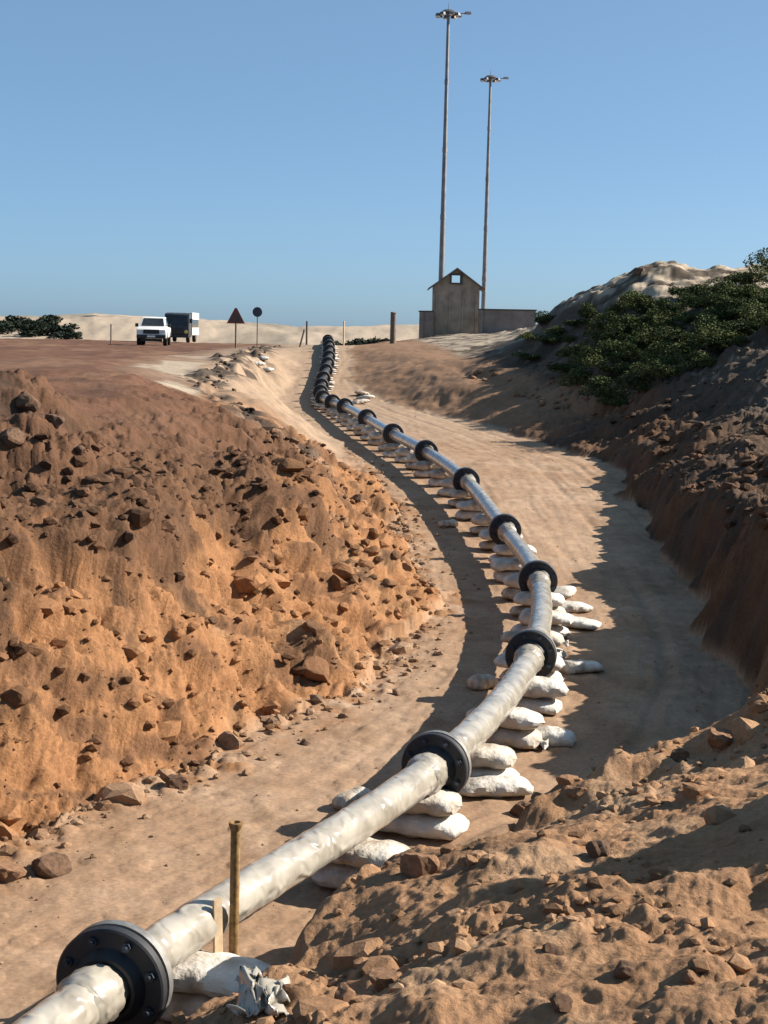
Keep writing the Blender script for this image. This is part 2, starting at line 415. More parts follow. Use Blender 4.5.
# ------------------------------------------------------------------ mesh helpers
class MB:
    def __init__(s): s.v = []; s.f = []
    def add(s, vs, fs):
        o = len(s.v); s.v += [tuple(v) for v in vs]; s.f += [tuple(i + o for i in f) for f in fs]
        return s
    def box(s, c, size, rz=0, taper=1.0):
        hx, hy, hz = size[0] / 2, size[1] / 2, size[2] / 2
        vs = []
        for k, zz in ((1, -hz), (taper, hz)):
            for (x, y) in ((-hx, -hy), (hx, -hy), (hx, hy), (-hx, hy)):
                x, y = x * k, y * k
                vs.append((c[0] + x * math.cos(rz) - y * math.sin(rz), c[1] + x * math.sin(rz) + y * math.cos(rz), c[2] + zz))
        return s.add(vs, [(3, 2, 1, 0), (4, 5, 6, 7), (0, 1, 5, 4), (1, 2, 6, 5), (2, 3, 7, 6), (3, 0, 4, 7)])
    def cyl(s, p0, p1, r0, r1=None, n=16, caps=True):
        r1 = r0 if r1 is None else r1
        p0, p1 = Vector(p0), Vector(p1)
        d = (p1 - p0).normalized()
        q = d.to_track_quat('Z', 'Y')
        vs = []
        for p, r in ((p0, r0), (p1, r1)):
            for k in range(n):
                a_ = 2 * math.pi * k / n
                vs.append(p + q @ Vector((r * math.cos(a_), r * math.sin(a_), 0)))
        fs = [(k, (k + 1) % n, n + (k + 1) % n, n + k) for k in range(n)]
        if caps: fs += [tuple(range(n - 1, -1, -1)), tuple(range(n, 2 * n))]
        return s.add(vs, fs)
    def lathe(s, prof, n=32, axis='Y', close=True):
        """prof: list of (r, h) closed ring profile revolved about axis"""
        vs = []
        m = len(prof)
        for k in range(n):
            a_ = 2 * math.pi * k / n
            for r, h in prof:
                if axis == 'Y': vs.append((r * math.cos(a_), h, r * math.sin(a_)))
                else: vs.append((r * math.cos(a_), r * math.sin(a_), h))
        fs = []
        for k in range(n):
            for j in range(m if close else m - 1):
                k2, j2 = (k + 1) % n, (j + 1) % m
                fs.append((k * m + j, k * m + j2, k2 * m + j2, k2 * m + j))
        return s.add(vs, fs)
    def prism(s, pts, y0, y1, inset=0):
        """pts in XZ plane, counter-clockwise seen from -Y; extruded y0..y1"""
        n = len(pts)
        vs = [(x, y0, z) for x, z in pts] + [(x, y1, z) for x, z in pts]
        fs = [tuple(range(n)), tuple(range(2 * n - 1, n - 1, -1))]
        fs += [(k, n + k, n + (k + 1) % n, (k + 1) % n) for k in range(n)]
        return s.add(vs, fs)
    def mesh(s, name, mat, smooth=False, bevel=0):
        me = bpy.data.meshes.new(name)
        me.from_pydata(s.v, [], s.f)
        import bmesh
        bm = bmesh.new(); bm.from_mesh(me)
        bmesh.ops.recalc_face_normals(bm, faces=bm.faces)
        if bevel:
            bmesh.ops.bevel(bm, geom=[e_ for e_ in bm.edges if e_.is_manifold and e_.calc_face_angle(0) > .5], offset=bevel, segments=2, affect='EDGES', profile=.6)
        bm.to_mesh(me); bm.free()
        me.materials.append(M[mat])
        if smooth:
            me.polygons.foreach_set('use_smooth', [True] * len(me.polygons))
            me.set_sharp_from_angle(angle=math.radians(40)) if hasattr(me, 'set_sharp_from_angle') else None
        return me
    def build(s, name, mat, parent=None, smooth=False, bevel=0, loc=None):
        o = bpy.data.objects.new(name, s.mesh(name, mat, smooth, bevel))
        col.objects.link(o)
        if parent: o.parent = parent
        if loc is not None: o.location = loc
        return o

def link_mesh(name, me, parent=None, loc=(0, 0, 0), rot=(0, 0, 0), scale=(1, 1, 1)):
    o = bpy.data.objects.new(name, me); col.objects.link(o)
    o.parent = parent; o.location = loc; o.rotation_euler = rot; o.scale = scale
    return o

def tag(o, label=None, cat=None, group=None, kind=None):
    if label: o['label'] = label
    if cat: o['category'] = cat
    if group: o['group'] = group
    if kind: o['kind'] = kind
    return o

def thing(name, label, cat, loc, rz=0, group=None):
    o = bpy.data.objects.new(name, None); col.objects.link(o)
    o.empty_display_size = .3
    o.location = loc; o.rotation_euler = (0, 0, rz)
    return tag(o, label, cat, group)

def np_mesh(name, V, Fq, mat, smooth=True):
    me = bpy.data.meshes.new(name)
    n, k = Fq.shape
    me.vertices.add(len(V)); me.vertices.foreach_set('co', V.astype(np.float32).ravel())
    me.loops.add(n * k); me.loops.foreach_set('vertex_index', Fq.astype(np.int32).ravel())
    me.polygons.add(n)
    me.polygons.foreach_set('loop_start', np.arange(0, n * k, k, dtype=np.int32))
    me.polygons.foreach_set('use_smooth', np.full(n, smooth))
    me.update(calc_edges=True)
    me.materials.append(M[mat])
    return me

# ------------------------------------------------------------------ build the ground sheet
ys_ = np.concatenate([np.linspace(-9, 4.4, 60), np.geomspace(4.45, 125, 1080), np.geomspace(126, 360, 130), np.geomspace(372, 6000, 40)])
u_mid = np.linspace(-.275, .275, 590)
us = np.concatenate([-np.geomspace(1.6, .40, 45), np.linspace(-.40, -.275, 36)[1:-1], u_mid, np.linspace(.275, .55, 80)[1:-1], np.geomspace(.55, 1.6, 40)])
YY, UU = np.meshgrid(ys_, us, indexing='ij')
XX = UU * (np.maximum(YY, 0) + 1.2 + 6 * np.clip((2 - YY) / 8, 0, 1) * (np.abs(UU) > .2))
zz, ZN = terrain(XX.ravel(), YY.ravel())
xr, yr = XX.ravel(), YY.ravel()
x_out = xr + ZN['dx']

def mixc(a_, b_, t):
    return a_ + (np.asarray(b_) - a_) * np.clip(t, 0, 1)[:, None]

def soil_color(xr, yr, zz, ZN):
    n_lo = fbm(xr * .35, yr * .35, 4, 801)
    n_md = fbm(xr * 1.3, yr * 1.3, 4, 811)
    n_hi = fbm(xr * 4, yr * 4, 3, 821)
    hgt = zz - zf(yr)
    C = np.tile(np.array([.515, .355, .238]), (len(xr), 1))
    C = mixc(C, (.43, .275, .172), .5 + .6 * n_md + .5 * n_lo)
    C = mixc(C, (.28, .165, .09), sstep(.35, 1.0, fbm(xr * 2.2, yr * .8, 4, 835)) * .4)
    # sandy ramp in the distance
    C = mixc(C, (.47, .335, .23), sstep(42, 52, yr) * .8)
    # soil spilled at the toe of the left bank
    toe = np.exp(-(np.maximum(ZN['wx'] - ZN['lt'], 0) / .55) ** 2) * (yr < 46)
    C = mixc(C, (.36, .185, .085), toe * (.35 + .7 * n_hi))
    # left bank
    lb = (ZN['tl'] > 0).astype(float) * (1 - ZN['far'])
    bankc = np.tile(np.array([.43, .215, .10]), (len(xr), 1))
    bankc = mixc(bankc, (.49, .29, .155), sstep(.0, .9, n_md + .3 * n_hi) * .75)
    bankc = mixc(bankc, (.17, .09, .05), sstep(1.0, 2.0, hgt + .5 * n_md + .25 * n_hi))
    sl_ = xr - .75 * ZN['base']
    xa_, ya_ = sl_ * .85 + yr * .5, yr * .85 - sl_ * .5
    strk = fbm(xa_ * .8, ya_ * 2.6, 4, 77, .6)
    bankc = mixc(bankc, (.20, .105, .058), sstep(.15, .75, strk + .25 * n_hi) * .75)
    bankc = mixc(bankc, (.11, .062, .038), sstep(.45, .8, n_hi * .7 + n_md * .4) * .6)
    rampside = sstep(33, 44, yr)
    bankc = mixc(bankc, (.46, .33, .228), rampside)
    C = np.where((lb > 0)[:, None], mixc(C, bankc, sstep(0, .06, ZN['tl'])), C)
    # road plateau
    rd = np.tile(np.array([.185, .092, .056]), (len(xr), 1))
    rd = mixc(rd, (.28, .16, .1), sstep(.1, .9, fbm(xr * .5, yr * .12, 4, 851) + .3 * n_md) * .7)
    rd = mixc(rd, (.12, .064, .04), sstep(.2, .8, fbm(xr * .8, yr * .3, 3, 861)) * .5)
    C = np.where((lb > 0)[:, None], mixc(C, rd, ZN['over'] * 1.0), C)
    C = mixc(C, (.49, .40, .30), sstep(.1, .6, fbm(xr * .6, yr * .25, 3, 871) + .4 - np.abs(xr - ZN['lc'] + .9) * .55) * sstep(28, 34, yr) * (1 - sstep(50, 75, yr)) * (1 - ZN['far']))
    C = mixc(C, (.085, .062, .048), np.clip(ZN['ridgec'] * 1.5, 0, 1) * sstep(-.45, .05, n_md) * .92)
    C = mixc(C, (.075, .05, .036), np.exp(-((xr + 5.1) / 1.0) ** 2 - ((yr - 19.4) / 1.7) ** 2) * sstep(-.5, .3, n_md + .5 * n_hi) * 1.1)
    # right side soils
    rb = (ZN['tr'] > 0).astype(float) * (1 - ZN['far'])
    rc_ = np.tile(np.array([.46, .262, .142]), (len(xr), 1))
    rc_ = mixc(rc_, (.56, .36, .215), sstep(-.1, .8, n_md) * .8)
    rc_ = mixc(rc_, (.2, .115, .065), sstep(.25, .75, n_hi * .7 + n_lo * .5) * .7)
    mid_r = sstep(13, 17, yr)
    c2 = np.tile(np.array([.16, .088, .05]), (len(xr), 1))  # trench wall soil, darkened in colour to deepen the shadow on it
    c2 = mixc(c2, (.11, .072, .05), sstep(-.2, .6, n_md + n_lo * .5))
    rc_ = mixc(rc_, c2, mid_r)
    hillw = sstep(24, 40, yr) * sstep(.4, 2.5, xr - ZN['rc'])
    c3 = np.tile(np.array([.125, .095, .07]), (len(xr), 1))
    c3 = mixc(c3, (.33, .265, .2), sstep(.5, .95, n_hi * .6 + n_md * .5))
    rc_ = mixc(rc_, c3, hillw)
    # pale sand on the crest of the hill and by the hut
    crest = sstep(5.2, 6.3, zz + .5 * n_md) * sstep(50, 57, yr)
    rc_ = mixc(rc_, (.56, .46, .34), crest * sstep(-.8, .0, n_md + n_lo))
    hut = sstep(62, 72, yr) * sstep(.5, 1.6, xr - ZN['rc'])
    rc_ = mixc(rc_, (.50, .415, .315), hut * sstep(-.5, .2, n_md))
    farb = sstep(44, 52, yr) * (1 - sstep(.6, 1.6, xr - ZN['rc']))
    rc_ = mixc(rc_, (.36, .215, .13), farb * .9)
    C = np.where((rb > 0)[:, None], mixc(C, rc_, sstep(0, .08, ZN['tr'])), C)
    # dunes
    dc = np.tile(np.array([.56, .45, .34]), (len(xr), 1))
    dc = mixc(dc, (.30, .26, .2), sstep(.2, .8, fbm(xr * .08, yr * .04, 4, 891)) * .7)
    dc = mixc(dc, (.16, .16, .14), sstep(250, 500, yr))
    C = mixc(C, dc, ZN['far'])
    return np.clip(C * .64, .01, .9)
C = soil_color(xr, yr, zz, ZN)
# how crumbly the surface is: trampled sand is smooth, dug soil is not
GR = np.clip(.22 + .8 * np.maximum(ZN['rl'], ZN['rr']) * (1 - .6 * sstep(44, 60, yr)), 0, 1)

nr, nc = YY.shape
idx = np.arange(nr * nc).reshape(nr, nc)
quads = np.stack([idx[:-1, :-1], idx[:-1, 1:], idx[1:, 1:], idx[1:, :-1]], -1).reshape(-1, 4)
def qmean(v): return v[quads].mean(1)
qy, qwx, qlt, qlc, qrt, qrc, qx = (qmean(v) for v in (yr, ZN['wx'], ZN['lt'], ZN['lc'], ZN['rt'], ZN['rc'], xr))
zone = np.full(len(quads), 0)
zone[qwx < qlt] = 1
zone[(qwx < qlc - .9) | ((qwx < qlt) & (qy > 44) & (qwx < qlc))] = 2
zone[(qwx < qlt) & (qy > 44) & (qwx >= qlc)] = 0
zone[qwx > qrt] = 3
zone[(qwx > qrt) & (qy < 13.3)] = 4
zone[(qwx > qrc + 1.0) & (qy >= 13.3)] = 5
zone[qy > 124] = 6
Vall = np.stack([x_out, yr, zz], 1)
for k, nm in enumerate(['trench_floor', 'left_bank', 'dirt_road', 'right_bank', 'spoil_heap', 'hill', 'dunes']):
    q = quads[zone == k]
    uq, inv = np.unique(q, return_inverse=True)
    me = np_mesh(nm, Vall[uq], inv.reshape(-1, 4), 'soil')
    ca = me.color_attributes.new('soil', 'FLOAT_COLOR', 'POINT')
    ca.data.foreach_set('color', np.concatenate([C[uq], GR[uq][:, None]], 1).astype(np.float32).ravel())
    o = bpy.data.objects.new(nm, me); col.objects.link(o)
    tag(o, kind='structure')

# ------------------------------------------------------------------ pipeline
FL = [(114, 981, 8.95), (436, 766, 13.25), (531, 655, 17.8), (538, 580, 23.0), (505, 530, 28.3), (466, 485, 33.0), (426, 456, 37.8),
      (393, 438, 42.3), (367, 421, 47.0), (345, 407, 52.0), (323, 397, 57.0), (321.5, 388, 61.5), (326, 372, 66.0), (329, 357, 70.8), (329, 345, 75.8), (328, 337, 81)]
P = [Vector((-4.0, -.4, .53)), Vector((-2.85, 4.05, .53))]
for (px, py, Y) in FL:
    if Y < 30:      # meet the bench height above the trench floor
        for _ in range(30):
            dz = at(px, py, Y).z - (float(zf(Y)) + .53)
            Y += dz * Y / 4.5
    p = at(px, py, Y)
    p.z = float(zf(Y)) + (.53 if Y < 50 else max(.53 - (Y - 50) * .026, .32))
    P.append(p)
P.append(Vector((-3.5, 88, 3.62))); P.append(Vector((-4.1, 95, 3.42)))
def cr(p0, p1, p2, p3, t):
    return .5 * ((2 * p1) + (p2 - p0) * t + (2 * p0 - 5 * p1 + 4 * p2 - p3) * t * t + (3 * p1 - p0 - 3 * p2 + p3) * t ** 3)
def cpt(i, t):   # segment i: P[i]..P[i+1]
    g_ = lambda k: P[max(0, min(len(P) - 1, k))]
    return cr(g_(i - 1), g_(i), g_(i + 1), g_(i + 2), t)
def ctan(i, t):
    a_ = cpt(i, max(t - .02, 0)); b_ = cpt(i, min(t + .02, 1))
    return (b_ - a_).normalized()

PR = .146
root = thing('pipeline', 'long curving pipe wrapped in whitish plastic film with black bolted flanges', 'pipeline', (P[2].x, P[2].y, 0))
off = -Vector((P[2].x, P[2].y, 0))
def tube(pts, rad, n, seed, wr):
    """smooth tube with creased film surface"""
    vs = []; fs = []
    m = len(pts)
    ringa = np.arange(n) * 2 * math.pi / n
    for i, p in enumerate(pts):
        d = (pts[min(i + 1, m - 1)] - pts[max(i - 1, 0)]).normalized()
        sd = d.cross(Vector((0, 0, 1))).normalized(); up = sd.cross(d)
        s_ = i * 1.0
        nz = vn(np.cos(ringa) * 2.2 + i * .55 * wr[1], np.sin(ringa) * 2.2 + seed * 7 + i * .13, seed) * wr[0]
        nz = nz + vn(np.cos(ringa) * 4.5 + i * .21, np.sin(ringa) * 4.5 - i * .8 * wr[1], seed + 3) * wr[0] * .6
        for k in range(n):
            r = rad * (1 + float(nz[k]))
            vs.append(p + sd * (r * math.cos(ringa[k])) + up * (r * math.sin(ringa[k])))
    for i in range(m - 1):
        for k in range(n):
            fs.append((i * n + k, i * n + (k + 1) % n, (i + 1) * n + (k + 1) % n, (i + 1) * n + k))
    fs.append(tuple(range(n - 1, -1, -1))); fs.append(tuple((m - 1) * n + k for k in range(n)))
    return vs, fs

NSEG = len(P) - 1
for i in range(NSEG):
    near = P[i].y < 20
    m = 90 if near else (40 if P[i].y < 45 else 18)
    n = 28 if near else 18
    pts = [cpt(i, k / (m - 1)) + off for k in range(m)]
    vs, fs = tube(pts, PR, n, i + 1, (.03, 1.0) if near else (.012, 1))
    MB().add(vs, fs).build('pipe_section', 'film' if P[i].y < 28 else ('film_shade' if P[i].y < 54 else 'bare_pipe'), root, smooth=True)

def flange_meshes():
    plate = MB().lathe([(.10, -.072), (.290, -.072), (.30, -.062), (.30, -.008), (.292, 0), (.10, 0)], 48)
    a_ = plate.mesh('flange_plate', 'flange', True)
    hub = MB().lathe([(.146, -.13), (.166, -.13), (.205, -.071), (.146, -.071)], 32).mesh('hub', 'flange', True)
    ring = MB().lathe([(.12, .001), (.280, .001), (.280, .014), (.302, .016), (.302, .074), (.292, .082), (.12, .082)], 48).mesh('steel_ring', 'steel', True)
    b = MB()
    b.cyl((0, -.020, 0), (0, 0, 0), .026, .026, 6); b.cyl((0, -.045, 0), (0, -.0205, 0), .014, .013, 10)
    bolt = b.mesh('bolt', 'bolt')
    return a_, hub, ring, bolt
fm = flange_meshes()
collar_seed = 0
for j, (px, py, Y) in enumerate(FL + [(0, 0, 88)]):
    i = j + 2
    p = P[i]; d = (ctan(i - 1, .98) + ctan(i, .02)).normalized()
    if j == 0: d = (d + Vector((-.12, 0, 0))).normalized()
    o = link_mesh('flange', fm[0], root, p + off)
    q = d.to_track_quat('Y', 'Z'); o.rotation_mode = 'QUATERNION'; o.rotation_quaternion = q
    if j == 0: o.scale = (1.12, 1, 1.12)
    link_mesh('hub', fm[1], o); link_mesh('steel_ring', fm[2], o)
    if Y < 40:
        for k in range(8):
            a_ = math.pi / 4 * k + .35
            link_mesh('bolt', fm[3], o, (.245 * math.cos(a_), -.0725, .245 * math.sin(a_)))
    # crumpled film gathered in front of the flange
    if Y < 35:
        mb = MB(); n = 30; rows = 9; vs = []; fs = []
        for r in range(rows):
            t = r / (rows - 1)
            for k in range(n):
                an = 2 * math.pi * k / n
                rr = PR + (.006 if t < .9 else -.012) + .034 * abs(math.sin(t * math.pi)) ** .7 * (.4 + .6 * rng.random())
                vs.append((rr * math.cos(an), -.135 - .30 * t + .03 * rng.random(), rr * math.sin(an)))
        for r in range(rows - 1):
            for k in range(n):
                fs.append((r * n + k, r * n + (k + 1) % n, (r + 1) * n + (k + 1) % n, (r + 1) * n + k))
        mb.add(vs, fs); c_ = mb.build('film_cuff', 'film', root, smooth=True, loc=p + off)
        c_.rotation_mode = 'QUATERNION'; c_.rotation_quaternion = ctan(i - 1, .96).to_track_quat('Y', 'Z')

# short spools on the ramp: extra joints halfway along each piece
for i in range(2, NSEG):
    if 51 < P[i].y < 80:
        o = link_mesh('flange', fm[0], root, cpt(i, .5) + off)
        o.rotation_mode = 'QUATERNION'; o.rotation_quaternion = ctan(i, .5).to_track_quat('Y', 'Z')
        link_mesh('hub', fm[1], o); link_mesh('steel_ring', fm[2], o)

# ------------------------------------------------------------------ sandbags
def bag_mesh(seed, mat):
    r_ = np.random.default_rng(seed)
    nu, nv = 22, 16
    L_, W_, T_ = .42, .24, .1
    vs = []; fs = []
    ph = r_.uniform(0, 6, 6)
    for i in range(nu + 1):
        s_ = -1 + 2 * i / nu
        e_ = max(1 - abs(s_) ** 5.0, 0) ** .5
        for k in range(nv):
            an = 2 * math.pi * k / nv
            cx, sx = math.cos(an), math.sin(an)
            yy = math.copysign(abs(cx) ** .75, cx); z_ = math.copysign(abs(sx) ** .85, sx)
            wr = 1 + .05 * math.sin(3 * s_ + ph[0]) + .05 * math.sin(7 * s_ + 2 * an + ph[1]) + .035 * math.sin(13 * s_ - 3 * an + ph[2])
            th = e_ * (.85 + .15 * math.cos(2.3 * s_ + ph[3]))
            if sx < 0: th *= .92
            vs.append((L_ * s_ * (1 + .02 * math.sin(2 * an + ph[4])), W_ * yy * (e_ ** .6) * wr, T_ * z_ * th * wr - .02 * abs(s_) ** 2 * .8))
    for i in range(nu):
        for k in range(nv):
            fs.append((i * nv + k, i * nv + (k + 1) % nv, (i + 1) * nv + (k + 1) % nv, (i + 1) * nv + k))
    return MB().add(vs, fs).mesh('sandbag', mat, True)
def tie_mesh(seed):
    r_ = random.Random(seed); n = 10; vs = []; fs = []
    for i in range(5):
        t = i / 4
        for k in range(n):
            an = 2 * math.pi * k / n
            rr = (.025 + .03 * t) * (1 + .6 * math.sin(3 * an + i) * t) * (1 + .3 * (r_.random() - .5))
            vs.append((.395 + .08 * t, rr * 1.5 * math.cos(an), rr * .6 * math.sin(an) - .02 - .03 * t))
    for i in range(4):
        for k in range(n):
            fs.append((i * n + k, i * n + (k + 1) % n, (i + 1) * n + (k + 1) % n, (i + 1) * n + k))
    fs.append(tuple(4 * n + k for k in range(n)))
    return MB().add(vs, fs).mesh('bag_mouth', 'bag_tie', True)
BAGS = [bag_mesh(k, 'bag' if k % 3 else 'bag_dirty') for k in range(6)]
TIES = [tie_mesh(k) for k in range(3)]
def sandbag(loc, rz, tilt, roll, label, group, scale=1.0, tie=True):
    o = bpy.data.objects.new('sandbag', rng.choice(BAGS)); col.objects.link(o)
    o.location = loc; o.rotation_euler = (roll, tilt, rz)
    o.scale = (scale * rng.uniform(.92, 1.06), scale * rng.uniform(.92, 1.08), rng.uniform(.95, 1.0))
    tag(o, label, 'sandbag', group)
    if tie and rng.random() < .14: link_mesh('bag_mouth', rng.choice(TIES), o)
    return o
ORD = ['first', 'second', 'third', 'fourth', 'fifth', 'sixth', 'seventh', 'eighth', 'ninth', 'tenth',
       'eleventh', 'twelfth', 'thirteenth', 'fourteenth', 'fifteenth', 'sixteenth', 'seventeenth']
# arc length table
samples = []
for i in range(1, NSEG):
    for k in range(60): samples.append((i, k / 60))
pos = [cpt(i, t) for i, t in samples]
stack_i = []
want = [9.0, 11.2, 12.55, 13.95, 15.35, 16.8, 18.2]
for y_ in want:
    stack_i.append(min(range(len(pos)), key=lambda q: abs(pos[q].y - y_)))
acc = 0; last = pos[stack_i[-1]]
for q in range(stack_i[-1] + 1, len(pos)):
    acc += (pos[q] - last).length; last = pos[q]
    step = 1.42 if pos[q].y < 50 else 1.25
    if acc >= step and pos[q].y < 80:
        stack_i.append(q); acc = 0
cnt = {}
for sidx, q in enumerate(stack_i):
    i, t = samples[q]; p = pos[q]; d = ctan(i, t)
    side = d.cross(Vector((0, 0, 1))).normalized()
    rz = math.atan2(side.y, side.x)
    fi = max(i - 2, 0)
    cnt[fi] = cnt.get(fi, 0) + 1
    g0 = gz(p.x, p.y)
    top = p.z - PR
    need = top - g0
    sh = rng.uniform(-.08, .06) if sidx else .16
    c = p + side * sh
    hb = max(need, .12) / 2
    if True:
        base = 'white sandbag in the %s stack past the %s black flange from the metal stake' % (ORD[cnt[fi] - 1], ORD[fi])
        l1, l2, gp = 'upper ' + base, 'lower ' + base, 'sandbags stacked under the pipe'
    o1 = sandbag((c.x, c.y, g0 + hb * .5), rz + rng.uniform(-.12, .12), 0, rng.uniform(-.05, .05), l2, gp)
    o2 = sandbag((c.x + side.x * rng.uniform(-.06, .08), c.y, g0 + hb * 1.5), rz + rng.uniform(-.18, .18), 0, rng.uniform(-.05, .05), l1, gp)
    o1.scale.z = hb / .172; o2.scale.z = hb / .172
# loose bags
for (px, py, rz, lab) in [(562, 597, 1.2, 'loose white sandbag tipped against the pipe right after the fourth black flange'),
                          (570, 612, .2, 'loose white sandbag with open mouth lying by the heap past the third flange'),
                          (577, 628, -.5, 'slumped white sandbag at the outer edge of the heap past the third flange'),
                          (553, 627, .9, 'dusty sandbag half under the others in the heap past the third flange'),
                          (581, 672, .3, 'small sandbag lying on the sand in the open beside the third flange stack'),
                          (550, 744, -.2, 'flattened white sandbag end lying on sand at the edge of bank shadow'),
                          (492, 793, .1, 'sandbag lying in the blue shade behind the second black flange'),
                          (483, 688, .6, 'sandbag poking out on the shadow side of pipe before the third flange'),
                          (353, 806, .8, 'sandbag poking out in the pipe shadow before the second flange'),
                          (448, 527, .4, 'white sandbag in the pipe shadow near the fifth flange')]:
    p = hit(px, py)
    sandbag((p.x, p.y, gz(p.x, p.y) + .07), rz, 0, rng.uniform(-.1, .1), lab, 'loose sandbags beside the pipe', .5 if px in (353, 483, 448) else (.68 if px in (581, 550) else .9))
for (px, py, rz, lab) in [(360, 404, .5, 'white sandbag at the bottom of the small pile on the brown slope'),
                          (365, 400, -.6, 'white sandbag on the right of the small pile on the brown slope'),
                          (362, 396, 1.2, 'white sandbag on top of the small pile on the brown slope')]:
    p = hit(px, py)
    sandbag((p.x, p.y, gz(p.x, p.y) + .09), rz, rng.uniform(-.2, .2), 0, lab, 'sandbags piled on the brown slope', .95)
for (px, py) in [(258, 366), (268, 372), (263, 360)]:
    p = hit(px, py, 30)
    sandbag((p.x, p.y, gz(p.x, p.y) + .08), rng.uniform(0, 3), 0, 0, 'pale bag dumped on the sandy ramp beside the dirt road', 'bags dumped on the ramp', .8)
# yellow wrapping hanging by the fourth flange
p = hit(528, 562)
mb = MB(); n = 8; vs = []; fs = []
for i in range(8):
    for k in range(5):
        vs.append(((k - 2) * .07 + rng.uniform(-.02, .02), rng.uniform(-.05, .05) + .05 * math.sin(i), .05 + i * .085))
for i in range(7):
    for k in range(4): fs.append((i * 5 + k, i * 5 + k + 1, i * 5 + 6 + k, i * 5 + 5 + k))
M['yellow_sheet'] = mat_noise('yellowish_sheet', (.55, .48, .2), (.7, .64, .36), 6, .6, .4, 30)
q_ = min(range(len(pos)), key=lambda q: abs(pos[q].y - 26.2)); pp = pos[q_]
o = mb.build('plastic_wrapping', 'yellow_sheet', None, True, loc=(pp.x + .2, pp.y - .1, gz(pp.x + .2, pp.y - .1) - .03))
md = o.modifiers.new('thickness', 'SOLIDIFY'); md.thickness = .012
tag(o, 'yellowish plastic wrapping hanging off the pipe before the fourth black flange', 'wrapping')

# ------------------------------------------------------------------ stakes and scrap beside the near flange
b = at(233, 975, 9.2)
g0 = gz(b.x, 9.2)
st = thing('metal_stake', 'tall rusty brown metal tube stake with flared cap beside the pipe', 'stake', (b.x, 9.2, g0))
tp = at(234.5, 822, 9.2).z - g0
st.rotation_euler = (0, .006, 0)
MB().cyl((0, 0, -.12), (0, 0, tp - .03), .031, .031, 20).build('tube', 'rust', st, True)
MB().lathe([(.012, tp - .05), (.034, tp - .05), (.046, tp - .012), (.046, tp), (.030, tp), (.022, tp - .03), (.012, tp - .03)], 20, 'Z').build('cap', 'rust', st, True)
b = at(221, 955, 9.12)
g0 = gz(b.x - .005, 9.12)
st = thing('timber_stake', 'short pale timber stake standing next to the taller rusty stake', 'stake', (b.x - .01, 9.12, g0))
tp = at(218, 897, 9.12).z - g0
st.rotation_euler = (0, -.03, .65)
MB().prism([(-.03, -.15), (.03, -.15), (.03, tp - .02), (.026, tp), (-.028, tp - .012), (-.03, tp - .03)], -.012, .012).build('shaft', 'timber', st, bevel=.002)

def sheet(name, label, cat, loc, sx, sy, hz, mat, seed, nx=26, ny=22):
    r_ = np.random.default_rng(seed)
    gx, gy = np.meshgrid(np.linspace(-1, 1, nx), np.linspace(-1, 1, ny), indexing='ij')
    h = np.abs(fbm(gx * 1.3 + seed, gy * 1.3, 4, seed, .6)) * hz + hz * .7 * np.exp(-(gx ** 2 + gy ** 2) * 2)
    V = np.stack([gx * sx + .05 * vn(gx * 3, gy * 3, seed + 1), gy * sy + .05 * vn(gx * 3, gy * 3, seed + 2), h * (1 - .5 * np.maximum(abs(gx), abs(gy)))], -1).reshape(-1, 3)
    I = np.arange(nx * ny).reshape(nx, ny)
    Fq = np.stack([I[:-1, :-1], I[1:, :-1], I[1:, 1:], I[:-1, 1:]], -1).reshape(-1, 4)
    o = bpy.data.objects.new(name, np_mesh(name, V, Fq, mat)); col.objects.link(o)
    o.location = loc
    md = o.modifiers.new('thickness', 'SOLIDIFY'); md.thickness = .004
    return tag(o, label, cat)
p = hit(262, 1006)
sheet('plastic_sheet', 'crumpled whitish plastic sheet lying on sand beside the lowest sandbags', 'plastic sheet', (p.x, p.y, gz(p.x, p.y) + .0), .10, .13, .13, 'film', 5)

# ------------------------------------------------------------------ rocks and clods
import bmesh
def rock_arrays(seed, sub=2, ang=.35):
    bm = bmesh.new()
    bmesh.ops.create_icosphere(bm, subdivisions=sub, radius=1)
    V = np.array([v.co[:] for v in bm.verts]); Fc = np.array([[v.index for v in f.verts] for f in bm.faces])
    bm.free()
    r_ = np.random.default_rng(seed)
    # chop with random planes for an angular block
    for _ in range(14):
        n_ = r_.normal(size=3); n_ /= np.linalg.norm(n_); d_ = r_.uniform(.5, .85)
        s_ = V @ n_ - d_
        V = V - np.where(s_ > 0, s_, 0)[:, None] * n_ * .95
    V = V * (1 + .07 * vn(V[:, 0] * 3 + seed, V[:, 1] * 3 + V[:, 2] * 2, seed))[:, None]
    V = V * r_.uniform(.75, 1.1, 3)
    return V, Fc
def rock_mesh(seed, mat, sub=3):
    V, Fc = rock_arrays(seed, sub)
    V = V * (1 + .05 * vn(V[:, 0] * 7 + seed, V[:, 1] * 7 + V[:, 2] * 5, seed + 2))[:, None]
    V = V + .035 * np.stack([vn(V[:, 0] * 13 + k, V[:, 1] * 13 + V[:, 2] * 9, seed + k) for k in range(3)], 1)
    return np_mesh('clod', V, Fc, mat, False)
RM = {m_: [rock_mesh(40 + k, m_) for k in range(4)] for m_ in ('clod', 'dark_clod', 'pale_clod')}
